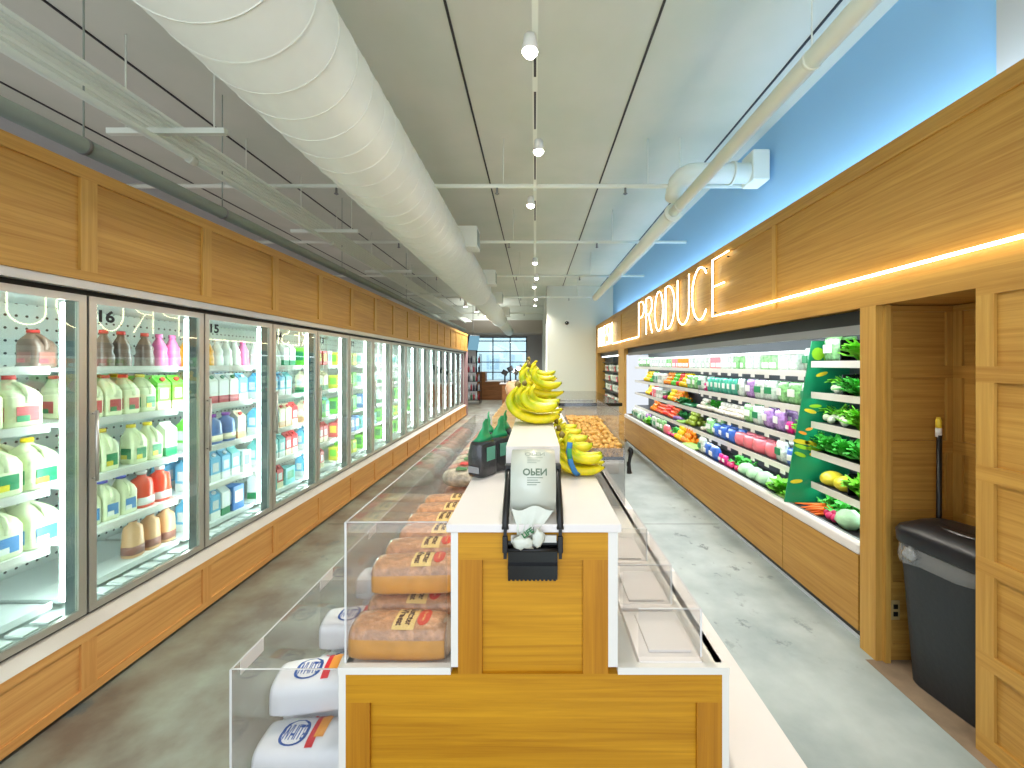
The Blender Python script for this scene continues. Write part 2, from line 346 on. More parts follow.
# doors: one mesh per piece, shared
fw = .036
f = MB(); ya, yb = .006, P0-.006
f.box(DX-.02, DX, ya, yb, .402, .402+fw); f.box(DX-.02, DX, ya, yb, 2.056-fw, 2.056)
f.box(DX-.02, DX, ya, ya+fw, .402+fw, 2.056-fw); f.box(DX-.02, DX, yb-fw, yb, .402+fw, 2.056-fw)
door0 = f.build('door', 'steel')
g = MB().box(DX-.014, DX-.008, ya+fw, yb-fw, .402+fw, 2.056-fw).build('glass_pane', 'door_glass', door0)
h = MB(); h.sweep([(DX-.002, ya+.016, 1.44), (DX+.024, ya+.016, 1.44)], .006, 8); h.sweep([(DX-.002, ya+.016, 1.10), (DX+.024, ya+.016, 1.10)], .006, 8)
h.sweep([(DX+.024, ya+.016, 1.455), (DX+.024, ya+.016, 1.085)], .0075, 8)
h.build('handle', 'steel', door0)
mb0 = MB().box(-2.42, -2.355, -.025, .025, .40, 2.06).build('mullion', 'mullion')
t0 = MB().bbox(-2.462, -2.422, -.021, .021, .47, 2.02, .008).build('light_tube', 'led', mb0)
shp = []
for z in SH[1:]:
    s = MB(); s.box(-3.05, -2.502, .03, P0-.03, z-.022, z, 0); s.box(-2.502, -2.492, .03, P0-.03, z-.034, z+.008, 1)
    shp.append(s.build('shelf', ['shelf_white', 'white']))
dk = MB(); dk.box(-3.05, -2.50, .02, P0-.02, .44, .46, 0)
for k in range(7): dk.box(-2.49, -2.40, .05+k*.095, .11+k*.095, .415, .425, 0)
dk.box(-2.50, -2.492, .02, P0-.02, .44, .475, 0); dk = dk.build('deck_grille', 'shelf_white')
for i, y in reversed(list(enumerate(YB[:-1]))):
    for src in [door0, mb0, dk]+shp:
        o = src if i == 0 else copy_tree(src)
        o.location = (0, y, 0); o.parent = cooler; o.matrix_parent_inverse = Matrix.Translation(-Vector(cooler.location))
        if src is door0:
            n = 17-i
            if n >= 11:
                pass
            if n >= 11:
                q = textmesh(str(n), .085, lambda u, v: (DX-.006, .09+u*1.15, 1.955+v), 'door_number', 'black', o, bold=.003)
o = copy_tree(mb0); o.location = (0, YB[-1], 0); rel(o, cooler)

# ------------------------------------------------------------------ produce case (right)
case = empty('open_produce_case', 'long open refrigerated produce case with lit shelves and an oak front under the oak bulkhead', 'display case', (2.2, 2.42, 0))
cc = lambda mb, name, mats: rel(mb.build(name, mats), case)
CY0, CY1 = 2.41, 8.74
b = MB()
js = [CY0, 3.15, 5.3, 7.45, CY1]
for i in range(4): b.box(1.95, 1.972, js[i]+.004, js[i+1]-.004, .09, .545, 0)
b.box(1.972, 2.49, CY0, CY1, .05, .54, 1)
cc(b, 'front_panel', ['oak_y', 'dark']); cc(MB().box(2.0, 2.4, CY0, CY1, 0, .05), 'toe_kick', 'black')
b = MB(); b.bbox(1.945, 2.0, CY0, CY1, .548, .615, .01); cc(b, 'bumper_rail', 'white_counter')
b = MB(); b.box(2.0, 2.46, CY0, CY1, .545, .585, 0); b.box(2.004, 2.02, CY0, CY1, .585, .612, 1); cc(b, 'bottom_deck', ['dark', 'steel_dull'])
b = MB(); b.box(2.47, 2.495, CY0, CY1, .54, 2.035, 0); cc(b, 'back_panel', mat('caseback', (70, 76, 80), .5))
b = MB(); b.box(2.03, 2.05, CY0, CY1, 1.945, 2.033, 0); b.box(2.03, 2.05, CY0, CY1, 1.885, 1.945, 1); b.box(2.05, 2.47, CY0, CY1, 1.95, 1.97, 2); cc(b, 'canopy', ['black', 'steel_dull', 'white'])
for y in range(6):
    a = CY0+.05+y*1.055; s = MB().bbox(2.07, 2.12, a, a+1.0, 1.925, 1.948, .005).build('light_tube', 'led_case'); rel(s, case)
cc(MB().box(2.0, 2.18, CY1-.03, CY1, .62, 1.90).box(2.18, 2.47, CY1-.03, CY1, .62, 1.90), 'end_panel', emis('endlit', (236, 242, 250), .9))
MATS.pop('endlit'); 
case.children[-1].data.materials[0] = mat('endwhite', (244, 246, 250), .4)
# divider with printed vegetables at the joint
mat('div_green', (18, 132, 86), .3); mat('veg_yel', (226, 206, 40), .5); mat('veg_lime', (150, 206, 40), .5); mat('veg_org', (238, 150, 40), .5)
dv = MB(); dv.add([(1.96, 3.14, .617), (2.47, 3.14, .60), (2.47, 3.14, 1.88), (2.175, 3.14, 1.88), (1.96, 3.15, .617), (2.47, 3.15, .60), (2.47, 3.15, 1.88), (2.175, 3.15, 1.88)],
    [(0, 1, 2, 3), (4, 7, 6, 5), (0, 4, 5, 1), (1, 5, 6, 2), (2, 6, 7, 3), (3, 7, 4, 0)])
dvo = cc(dv, 'divider_panel', 'div_green'); dvo['label'] = 'green divider printed with yellow squash'
pr = MB()
def leafpatch(mb, x, z, w, h, rot, m):
    n = 12; c = Vector((x, 3.137, z)); vs = [(c.x+w*math.cos(2*PI*i/n)*math.cos(rot)-h*math.sin(2*PI*i/n)*math.sin(rot), 3.137, c.z+w*math.cos(2*PI*i/n)*math.sin(rot)+h*math.sin(2*PI*i/n)*math.cos(rot)) for i in range(n)]
    mb.add(vs, [tuple(range(n))], m)
for (x, z, w, h, r, m_) in [(2.10, 1.16, .035, .012, -.3, 2), (2.15, 1.19, .03, .012, .2, 2), (2.09, 1.09, .07, .018, -.2, 0), (2.18, 1.075, .07, .02, -.15, 0), (2.09, 1.05, .06, .016, -.3, 1), (2.19, 1.03, .07, .018, -.2, 1), (2.08, .99, .05, .016, -.35, 1), (2.2, .985, .05, .018, -.2, 0),
    (2.16, 1.33, .05, .016, -.25, 0), (2.2, 1.37, .05, .014, 0, 1), (2.25, 1.62, .05, .015, .3, 0), (2.22, 1.78, .05, .05, 0, 1), (2.32, 1.76, .06, .04, .4, 1), (2.05, .78, .05, .016, .1, 0)]: leafpatch(pr, x, z, w, h, r, m_)
o = pr.build('printed_vegetables', ['veg_yel', 'veg_lime', 'veg_org'], dvo); 
def shelf_run(y0, y1, z, xf=2.15, cards=0):
    s = MB(); s.box(xf+.008, 2.47, y0, y1, z-.03, z, 0); s.box(xf, xf+.008, y0, y1, z-.042, z+.008, 1)
    o = s.build('shelf', [mat('shelfdark', (60, 64, 68), .4), 'white']); rel(o, case)
    for k in range(cards):
        yy = y0+.1+k*(y1-y0-.2)/max(1, cards-1); MB().box(xf-.004, xf-.001, yy-.035, yy+.035, z-.072, z-.036).build('price_card', 'white', o)
    l = MB().bbox(xf+.012, xf+.03, y0+.02, y1-.02, z-.040, z-.0305, .002).build('light_tube', 'led_case', o)
NS = [.775, 1.02, 1.245, 1.475, 1.715]; FS = [.81, 1.09, 1.35, 1.64]
for z in NS: shelf_run(CY0+.005, 3.13, z, 2.16)
for z in FS:
    for a, c in ((3.16, 5.29), (5.31, 7.44), (7.46, CY1-.04)): shelf_run(a, c, z, 2.17, 9 if a < 4 else 0)
# ---- far dairy case beyond the post
fc = empty('far_display_case', 'small dark shelved case beneath the far end of the oak bulkhead', 'display case', (2.2, 9.4, 0))
fa = lambda mb, name, mats: rel(mb.build(name, mats), fc)
fa(MB().box(2.02, 2.49, 9.36, 12.54, 0, .62), 'cabinet_base', 'oak_y'); fa(MB().box(2.45, 2.495, 9.36, 12.54, .62, 2.03), 'back_panel', 'caseback')
fa(MB().box(1.97, 2.03, 9.36, 12.54, .62, .66), 'bumper_rail', 'white')
fa(MB().box(2.05, 2.07, 9.36, 12.54, 1.93, 2.03), 'canopy', 'black')
for z in (.95, 1.22, 1.49, 1.76): fa(MB().box(2.12, 2.45, 9.37, 12.53, z-.03, z), 'shelf', 'dark')
fa(MB().box(2.08, 2.12, 9.5, 12.4, 1.90, 1.93), 'light_tube', emis('led_dim', (240, 248, 255), 4))

# ------------------------------------------------------------------ neon
NX = 1.925
def arc(cy, cz, ry, rz, a0, a1, n=14):
    return [(NX, cy+ry*math.cos(math.radians(a0+(a1-a0)*i/n)), cz+rz*math.sin(math.radians(a0+(a1-a0)*i/n))) for i in range(n+1)]
# letters read from far (large y) to near: u grows towards the camera, so y = y_left - u
def letter(ch, yl, w, z0, h, mb, r=.0075):
    Pt = lambda u, v: (NX, yl-u*w, z0+v*h)
    def A(cu, cv, ru, rv, a0, a1, n=16): return [Pt(cu+ru*math.cos(math.radians(a0+(a1-a0)*i/n)), cv+rv*math.sin(math.radians(a0+(a1-a0)*i/n))) for i in range(n+1)]
    S_ = {'P': [[Pt(0, 0), Pt(0, 1)]+A(.45, .77, .55, .23, 90, -90)+[Pt(0, .54)]],
          'R': [[Pt(0, 0), Pt(0, 1)]+A(.45, .77, .55, .23, 90, -90)+[Pt(.1, .54)], [Pt(.4, .54), Pt(1, 0)]],
          'O': [A(.5, .5, .5, .5, 0, 360, 28)], 'D': [[Pt(0, 0), Pt(0, 1)]+A(.25, .5, .75, .5, 90, -90)+[Pt(0, 0)]],
          'U': [[Pt(0, 1), Pt(0, .3)]+A(.5, .3, .5, .3, 180, 360)+[Pt(1, 1)]], 'C': [A(.55, .5, .55, .5, 42, 318, 26)],
          'E': [[Pt(1, 1), Pt(0, 1), Pt(0, 0), Pt(1, 0)], [Pt(0, .52), Pt(.75, .52)]], 'F': [[Pt(1, 1), Pt(0, 1), Pt(0, 0)], [Pt(0, .52), Pt(.75, .52)]],
          'S': [A(.5, .76, .5, .24, 30, 270)+A(.5, .27, .5, .25, 90, -150)], 'H': [[Pt(0, 0), Pt(0, 1)], [Pt(1, 0), Pt(1, 1)], [Pt(0, .5), Pt(1, .5)]]}[ch]
    for p in S_: mb.sweep(p, r, 6)
sign = empty('neon_sign', 'white neon tube sign reading PRODUCE on the oak bulkhead', 'neon sign', (NX, 5.6, 2.5))
for ch, yl, w in (('P', 7.42, .36), ('R', 6.92, .34), ('O', 6.42, .40), ('D', 5.90, .38), ('U', 5.40, .40), ('C', 4.90, .42), ('E', 4.34, .36)):
    mb = MB(); letter(ch, yl, w, 2.215, .61, mb); o = rel(mb.build('letter', 'neon'), sign)
    k = MB()
    for u in (.12, .9): k.sweep([(NX+.005, yl-u*w, 2.25+(.53 if u > .5 else .0)), (1.949, yl-u*w, 2.25+(.53 if u > .5 else .0))], .008, 6)
    rel(k.build('standoff', 'dark'), sign)
s2 = empty('neon_sign', 'small far white neon sign reading FRESH near the pale wall', 'neon sign', (NX, 11, 2.5))
for ch, yl, w in (('F', 12.1, .3), ('R', 11.65, .3), ('E', 11.2, .3), ('S', 10.75, .32), ('H', 10.3, .32)):
    mb = MB(); letter(ch, yl, w, 2.22, .52, mb, .013); rel(mb.build('letter', 'neon'), s2)
def strip(y0, y1, lab):
    e = empty('neon_strip', lab, 'neon light', (NX, y0, 2.2)); rel(MB().sweep([(NX, y0, 2.205), (NX, y1, 2.205)], .009, 8).build('tube', 'neon'), e)
    k = MB()
    for y in (y0+.15, (y0+y1)/2, y1-.12): k.box(NX+.004, 1.949, y-.02, y+.02, 2.196, 2.214)
    rel(k.build('clip', 'steel_dull'), e)
strip(-1.3, 3.95, 'long straight neon tube running from the letter E towards the camera over the niche')
strip(7.46, 9.95, 'straight neon tube on the bulkhead between the words PRODUCE and FRESH')

# ------------------------------------------------------------------ niche objects
tb = empty('trash_bin', 'black rectangular trash bin with clear liner in the oak niche', 'trash bin', (2.15, 2.0, 0), math.radians(7)); tb.scale = (1, 1, 1.035)
T = MB().loft([(.0, .115, .17, 6), (.01, .12, .175, 6), (.70, .155, .215, 6), (.735, .16, .22, 6)], 28).build('body', mat('binblack', (36, 40, 44), .5, bump=.15, bscale=40), tb)
MB().loft([(.715, .166, .226, 6), (.725, .172, .232, 6), (.775, .174, .234, 6), (.80, .165, .225, 5), (.835, .11, .17, 3.5), (.85, .05, .10, 2.5)], 28).build('lid', mat('lidblack', (22, 24, 30), .38), tb)
MB().loft([(.75, .11, .145, 2.2, 0, -.03), (.8455, .095, .13, 2.2, 0, -.03), (.8465, .09, .125, 2.2, 0, -.03)], 24).build('lid_flap', mat('flap', (14, 15, 18), .3), tb)
ln = MB(); rs = []
for z, e in ((.655, .0035), (.675, .010), (.69, .012), (.712, .008)):
    ring = []
    for j in range(60):
        a = 2*PI*(j+.5)/60; c, d = math.cos(a), math.sin(a); k = e+.003*math.sin(j*2.3+z*60)
        zz = z + (.05*math.sin(a*1.0+2.6) if z < .7 else 0)
        ring.append(((.153+k)*math.copysign(abs(c)**.34, c), (.213+k)*math.copysign(abs(d)**.34, d), zz))
    rs.append(ring)
ln.rings(rs, cap=False); ln.blob((-.172, .12, .682), (.022, .034, .034), nz=.7); ln.build('liner', 'liner', tb)
br = empty('broom', 'upright broom with black handle and yellow tip leaning in the niche behind the bin', 'broom', (2.27, 2.25, 0))
MB().sweep([(0, 0, .18), (.0, -.004, 1.30)], .0125, 10).build('handle', 'black', br)
MB().loft([(1.29, .0145, .0145), (1.34, .0145, .0145)], 10).build('ferrule', 'white', br)
MB().loft([(1.341, .014, .014), (1.38, .014, .014), (1.40, .008, .008)], 10).build('tip', mat('yel', (232, 200, 60), .4), br)
MB().loft([(.06, .13, .018, 4), (.16, .12, .018, 4), (.2, .03, .018, 3)], 16).build('head', mat('offw', (214, 206, 190), .5), br)
q = MB()
for i in range(26): q.add([(-.13+i*.01, -.014, .0), (-.124+i*.01, -.014, .0), (-.124+i*.0098, -.012, .07), (-.13+i*.0098, -.012, .07), (-.13+i*.01, .014, .0), (-.124+i*.01, .014, .0), (-.124+i*.0098, .012, .07), (-.13+i*.0098, .012, .07)], [(0, 1, 2, 3), (4, 7, 6, 5), (0, 3, 7, 4), (1, 5, 6, 2)])
q.build('bristles', 'black', br)
ou = empty('power_outlet', 'small power outlet low on the niche side wall beside the bin', 'outlet', (2.05, 2.293, .29))
MB().bbox(-.012, .04, -.003, .003, -.055, .055, .002).build('cover_plate', mat('plate', (176, 150, 100), .4), ou)
MB().box(.002, .026, -.006, -.003, .008, .034).box(.002, .026, -.006, -.003, -.034, -.008).build('socket', 'black', ou)

# ------------------------------------------------------------------ ceiling services
def duct_tube(name, path, r, n, m, parent=None): return MB().sweep(path, r, n, m=0).build(name, m, parent)
dz, dxx = H+1.594, -1.27
d = empty('spiral_duct', 'large white spiral air duct running down the ceiling over the left aisle', 'duct', (dxx, 0, dz))
def dring(y0, y1, r, step=.0):
    mb = MB(); mb.sweep([(0, y0, 0), (0, y1, 0)], r, 48); return mb
dd = MB(); dd.sweep([(0, -1.2, 0), (0, 8.6, 0)], .33, 48); dd.sweep([(0, 8.55, 0), (0, 9.0, 0)], [.33, .27], 48); dd.sweep([(0, 9.0, 0), (0, 14.2, 0)], .27, 40); dd.sweep([(0, 14.2, 0), (0, 14.6, 0)], [.27, .22], 40); dd.sweep([(0, 14.6, 0), (0, 19.6, 0)], .22, 32)
dd.build('duct_body', 'duct', d)
sp = MB()
pts = []; turns = 60; pitch = .195
for i in range(turns*32+1):
    a = 2*PI*i/32; y = -1.2+pitch*i/32
    if y > 8.5: break
    pts.append((.3315*math.cos(a), y, .3315*math.sin(a)))
sp.sweep(pts, .0036, 4, smooth=False); sp.build('spiral_seam', 'duct', d)
for y, r, s in ((5.5, .33, .16), (8.0, .33, .16), (10.4, .27, .14), (13.2, .27, .14)):
    t = MB(); t.box(r*.7, r+.16, y-.14, y+.14, -.02, .26); oo = t.build('outlet_box', 'duct', d)
    v = MB(); v.box(r+.161, r+.166, y-.11, y+.11, .02, .22)
    v.build('grille', 'pipegrey', oo)
for y in (.9, 2.6, 4.6, 6.6, 8.2, 10.5, 12.6):
    for s in (-1,): MB().sweep([(s*.337, y, 0), (s*.337, y, 4.195-dz)], .006, 6).build('hanger_rod', 'pipe', d)
# conduit bundle
cz = 3.50; cx = [-3.0+.051*k for k in range(7)]
cbn = empty('conduit_bundle', 'flat bundle of thin parallel white conduits under the ceiling on the left', 'conduits', (-2.85, 0, cz))
for k, x in enumerate(cx): MB().sweep([(x+2.85, -1.2, .0), (x+2.85, 17.0, 0)], .0145, 8).build('conduit', 'pipe', cbn)
for y in (.95, 3.03, 5.3, 7.6, 10.0):
    s = MB(); s.box(-.38, .51, y-.02, y+.02, -.062, -.020); s.build('strut', 'pipe', cbn)
    for x in (-.25, .42): MB().sweep([(x, y, -.06), (x, y, 4.195-cz)], .006, 6).build('hanger_rod', 'pipe', cbn)
lp = empty('ceiling_pipe', 'white pipe with clamps running beside the conduit bundle', 'pipe', (-2.86, 0, 3.40))
MB().sweep([(0, -1.2, 0), (0, 16.5, 0)], .028, 12).build('pipe_run', 'pipe', lp)
for y in (1.35, 3.3, 5.6, 8): MB().sweep([(0, y, 0), (0, y+.06, 0)], .038, 12).build('coupling', 'pipe', lp)
gp = empty('ceiling_pipe', 'thick grey-green pipe hung above the left oak bulkhead', 'pipe', (-2.9, 0, 3.10))
MB().sweep([(0, -1.2, 0), (0, 16.5, 0)], .052, 16).build('pipe_run', 'pipegrey', gp)
for y in (2.56, 3.7, 6.0, 9): MB().sweep([(0, y, 0), (0, y+.02, 0)], .056, 16).build('pipe_clamp', 'steel_dull', gp); MB().sweep([(0, y+.01, .05), (0, y+.01, 1.095)], .005, 6).build('hanger_rod', 'pipegrey', gp)
rp = empty('ceiling_pipe', 'thick white pipe running overhead down the right aisle', 'pipe', (1.6, 0, 3.455))
MB().sweep([(0, -1.2, 0), (0, 4.64, 0)], .056, 16).sweep([(0, 4.64, 0), (0, 10.6, 0)], .08, 16).sweep([(0, 4.62, 0), (0, 4.66, 0)], .1, 16).build('pipe_run', 'pipe', rp)
for y in (2.3, 4.4): MB().sweep([(0, y, 0), (0, y+.02, 0)], .06, 16).build('pipe_clamp', 'pipe', rp); MB().sweep([(0, y+.012, .056), (0, y+.012, .74)], .005, 6).build('hanger_rod', 'pipe', rp)
# branch duct elbow by the blue wall
el = empty('duct_elbow', 'white round duct elbow leaving the blue wall behind the right pipe', 'duct', (1.6, 4.3, 3.75))
pa = [(.84, 0, 0), (.14, 0, 0), (.06, .005, -.008), (.0, .03, -.03), (-.03, .08, -.06), (-.03, .14, -.10), (-.02, .24, -.17)]
MB().sweep(pa, .105, 20).build('elbow_body', 'pipe', el)
MB().sweep([(.50, 0, 0), (.53, 0, 0)], .12, 20).build('flange', 'pipe', el); MB().bbox(.68, .86, -.12, .12, -.12, .2, .01).build('wall_box', 'pipe', el)
# cross pipes (sprinkler mains)
for y, z, x0, x1, lab in ((4.43, 3.67, -4.6, 2.44, 'nearest sprinkler pipe crossing the ceiling from side to side'), (6.46, 3.67, -4.6, 2.44, 'second sprinkler pipe crossing the ceiling behind the nearest one'), (8.95, 3.67, -4.6, 2.44, 'third sprinkler pipe crossing the ceiling'), (11.8, 3.67, -4.6, 1.9, 'fourth sprinkler pipe crossing the ceiling near the pale wall'), (15.5, 3.67, -4.6, .35, 'farthest sprinkler pipe crossing the ceiling before the window')):
    e = empty('sprinkler_pipe', lab, 'pipe', (0, y, z), group='pipes crossing the ceiling')
    MB().sweep([(x0, 0, 0), (x1, 0, 0)], .024, 10).build('pipe_run', 'pipe', e)
    for x in (-3.2, -.35, 1.25):
        if x < x1: MB().sweep([(x, 0, .02), (x, 0, 4.195-z)], .005, 6).build('hanger_rod', 'pipe', e)
    for x in (-2.2, -.42, 1.0):
        if x < x1: MB().loft([(-.10, .004, .004), (-.085, .026, .026), (-.075, .012, .012), (-.02, .012, .012)], 10, T=Matrix.Translation((x, 0, 0))).build('sprinkler_head', 'steel_dull', e)
for k, (y, dzz) in enumerate(((17.2, .3), (18.4, .45))):
    o = MB().box(-5.2, .37, y, y+.22, 4.19-dzz, 4.19).build('ceiling_beam', 'wallwhite'); struct(o)
# track with spot heads
tr = empty('light_track', 'long white lighting track down the middle of the ceiling', 'light track', (0, 0, 3.66))
MB().box(-.018, .018, -1.2, 4.38, -.02, .02).box(-.018, .018, 4.48, 13, -.02, .02).build('track_rail', 'pipe', tr)
for y0, y1 in ((2.45, 2.7), (2.85, 3.3), (3.6, 4.2), (4.75, 5.4)): MB().box(-.008, .008, y0, y1, -.023, -.0205).build('rail_slot', 'dark', tr)
for y in (1.0, 3.0, 5.0, 8.0, 11): MB().sweep([(0, y, .02), (0, y, .535)], .004, 6).build('hanger_rod', 'pipe', tr)
sy = [(2.36, -.03), (3.47, .03), (4.65, -.05), (7.3, .0), (8.6, .03), (9.6, -.02), (11.4, .02), (12.6, 0)]
for i, (y, dx) in enumerate(sy):
    e = empty('track_spotlight', f'white track spotlight, {ORD[i+1]} from the camera along the middle ceiling track', 'spotlight', (dx, y, 3.60), group='spotlights on the middle track')
    MB().loft([(-.06, .045, .045), (-.05, .05, .05), (.035, .036, .036), (.04, .02, .02)], 16).build('housing', 'white', e)
    MB().loft([(-.082, .030, .030), (-.0605, .046, .046)], 16).build('lens', 'bulb', e)
for i, (x, y) in enumerate(((-2.05, 11.8), (-1.9, 13.0), (-1.75, 14.2), (-1.2, 16.8))):
    e = empty('track_spotlight', f'bright spotlight beside the far part of the duct, {ORD[i+1]} from the camera', 'spotlight', (x, y, 3.45), group='spotlights beside the duct')
    MB().loft([(-.06, .06, .06), (.05, .04, .04), (.74, .008, .008)], 14).build('housing', 'white', e)
    MB().loft([(-.068, .05, .05), (-.0605, .05, .05)], 14).build('lens', 'bulb', e)
cm = empty('security_camera', 'small black dome security camera on the pale wall above the black counter', 'security camera', (1.02, 12.76, 3.05))
MB().blob((0, 0, -.04), (.07, .07, .06)).build('dome', 'black_gloss', cm); MB().box(-.06, .06, -.0, .04, -.03, .05).build('mount', 'white', cm)
cv = struct(MB().box(.36, .378, 12.85, 12.95, 1.4, 3.0).build('trim_bright_edge', emis('edge_lit', (255, 255, 255), 3)))  # glow painted onto the wall edge by emission; no lamp there

# ------------------------------------------------------------------ lights of the place, plus added fills
def area(name, loc, rot, sx, sy_, e, rgb=(255, 255, 255), spread=180):
    l = bpy.data.lights.new(name, 'AREA'); l.shape = 'RECTANGLE'; l.size = sx; l.size_y = sy_; l.energy = e; l.color = L(rgb); l.spread = math.radians(spread)
    o = bpy.data.objects.new(name, l); COL.objects.link(o); o.location = loc; o.rotation_euler = rot; return o
for i, (y, dx) in enumerate(sy):
    l = bpy.data.lights.new('track_beam', 'SPOT'); l.energy = 190; l.spot_size = math.radians(150); l.spot_blend = .8; l.shadow_soft_size = .05; l.color = L((255, 246, 232))
    o = bpy.data.objects.new('track_beam', l); COL.objects.link(o); o.location = (dx, y, 3.52)
for x, y in ((-2.05, 11.8), (-1.9, 13.0), (-1.75, 14.2), (-1.2, 16.8), (-2.6, 19.5)):  # last one has no spot head: added to brighten the far end
    l = bpy.data.lights.new('far_beam', 'SPOT'); l.energy = 260; l.spot_size = math.radians(160); l.spot_blend = .8; l.shadow_soft_size = .05
    o = bpy.data.objects.new('far_beam', l); COL.objects.link(o); o.location = (x, y, 3.25 if y > 19 else 3.36)
area('cooler_top_light', (-4.2, 5.5, 2.5), (PI, 0, 0), .3, 12, 22, (255, 232, 222))  # added fill to lighten the left ceiling; no fixture known there
area('far_ceiling_wash', (-2.0, 17.5, 3.4), (PI, 0, 0), 2, 4, 60)  # added upward fill for the dark far end, not a fixture
W = bpy.data.worlds.new('World'); S.world = W; W.use_nodes = True
bg = W.node_tree.nodes['Background']; bg.inputs[0].default_value = (*L((226, 238, 250)), 1); bg.inputs[1].default_value = 2.2
# cove light lying on top of the right bulkhead
area('cove_light', (2.3, 6.5, 2.98), (PI, math.radians(38), 0), .2, 11.5, 62, (200, 226, 255))
# unseen fill added behind the camera to lift the general light
area('front_shop_light', (0, -.7, 3.9), (math.radians(-25), 0, 0), 3.5, 1.0, 35, (255, 250, 240))
# ------------------------------------------------------------------ island
IZ = 1.25      # distance of its front face
isl = empty('display_island', 'long stepped white display island with an oak front panel standing between the two aisles', 'display island', (0, IZ, 0))
ii = lambda mb, name, mats, p=None: (rel(mb.build(name, mats), isl) if p is None else mb.build(name, mats, p))
IE = 6.1
b = MB()
b.box(-.24, .228, IZ+.006, IZ+.03, .735, 1.178, 0)           # upper front
b.box(-.24, .228, IZ-.004, IZ+.006, 1.09, 1.178, 0)
for a, c in ((-.24, -.165), (.15, .228)): b.box(a, c, IZ-.004, IZ+.006, .735, 1.09, 1)
b.box(-.59, .583, IZ-.004, IZ+.006, .645, .735, 0); b.box(-.59, .583, IZ+.006, IZ+.03, 0, .735, 0)
for a, c in ((-.59, -.515), (.505, .583)): b.box(a, c, IZ-.004, IZ+.006, .08, .645, 1)
b.box(-.59, .583, IZ-.004, IZ+.006, 0, .08, 0)
ii(b, 'front_panel', ['isl_x', 'isl_z'])
b = MB(); b.box(-.24, .228, IZ+.03, IE, 0, 1.178); b.box(-.262, -.24, IZ-.004, IE, .756, 1.178); b.box(.228, .258, IZ-.004, IE, .756, 1.178); ii(b, 'core', 'white')
ii(MB().bbox(-.275, .268, IZ-.012, IE, 1.178, 1.203, .002), 'counter_top', 'white_counter')
for s, a, c in ((-1, -.612, -.262), (1, .258, .605)):
    b = MB(); b.box(a, c, IZ-.008, IZ+.014, .735, .757); b.box(a if s < 0 else c-.022, a+.022 if s < 0 else c, IZ-.004, IE, 0, .735); b.box(a, c, IZ+.03, IE, .70, .735)
    ii(b, 'middle_shelf', 'white')
    b = MB(); e0, e1 = (-.975, -.612) if s < 0 else (.605, .965)
    b.box(e0, e1, IZ, IE, .235, .27); b.box(e0 if s < 0 else e1-.02, e0+.02 if s < 0 else e1, IZ, IE, 0, .235); b.box(e0, e1, IZ, IZ+.02, 0, .235); ii(b, 'lower_shelf', 'white_counter')
rb = MB(); rb.bbox(-.106, .091, 1.46, 4.6, 1.203, 1.40, .002); ii(rb, 'riser_block', 'white_counter')
# white trays on the right middle shelf
for k, (y0, y1) in enumerate(((1.262, 1.52), (1.54, 1.86), (1.88, 2.16))):
    e = empty('riser_tray', f'low white tray on the right middle shelf of the island, {ORD[k+1]} from the front', 'tray', (.44, y0, .735), group='white trays on the right middle shelf')
    o = MB().bbox(-.11, .09, 0, y1-y0, 0, .026, .002); o.bbox(-.07, .07, .04, y1-y0-.03, .026, .034, .002); o.build('tray_body', 'white_counter', e)
# acrylic bins: side sheets, front sheets, dividers
def acrylic(label, x_in, x_out, ys, z0, z1, t=.005, cross=True):
    e = empty('acrylic_bin', label, 'acrylic bin', (x_out, ys[0], z0))
    s = 1 if x_out > x_in else -1
    xo = sorted((x_out, x_out-s*t)); rel(MB().box(xo[0], xo[1], ys[0], ys[-1], z0, z1).build('side_sheet', 'acrylic'), e)
    for i, y in enumerate(ys):
        if i == len(ys)-1 and not cross: continue
        a, c = sorted((x_in, x_out-s*t)); rel(MB().box(a, c, y, y+t, z0, z1).build('cross_sheet', 'acrylic'), e)
    g = MB(); g.box(xo[0]-.0005, xo[1]+.0005, ys[0], ys[-1], z1, z1+.0015); g.box(xo[0]-.0008, xo[1]+.0008, ys[0]-.0015, ys[0], z0, z1)
    a, c = sorted((x_in, x_out)); g.box(a, c, ys[0], ys[0]+t, z1, z1+.0015)
    rel(g.build('polished_edge', 'acrylic_edge'), e)
    return e
acrylic('tall clear acrylic bin wall around the sliced bread on the left of the island', -.278, -.60, [1.262, 2.35, 3.4, 4.0], .7575, 1.20)
acrylic('low clear acrylic bin wall around the white bread bags at the foot of the island', -.615, -.962, [1.262, 1.78, 2.5, 3.3, 4.2], .271, .735)
acrylic('clear acrylic box on the right middle shelf of the island, front one', .33, .53, [1.272, 1.50], .7615+.008, .92)
acrylic('clear acrylic box on the right middle shelf, behind the front one', .33, .53, [1.55, 1.84], .7615+.008, .92)
acrylic('clear acrylic box on the right middle shelf, third from the front', .33, .53, [1.89, 2.14], .7615+.008, .92)
# small price flags on the low sheet
for k, y in enumerate((1.30, 1.78, 2.3)):
    o = MB().box(-.958, -.956, y, y+.11, .69, .735).build('price_holder', 'white'); tag(o, f'pale price card clipped inside the low clear bin wall, {ORD[k+1]} from the front', 'price card', 'price cards on the low bin wall')

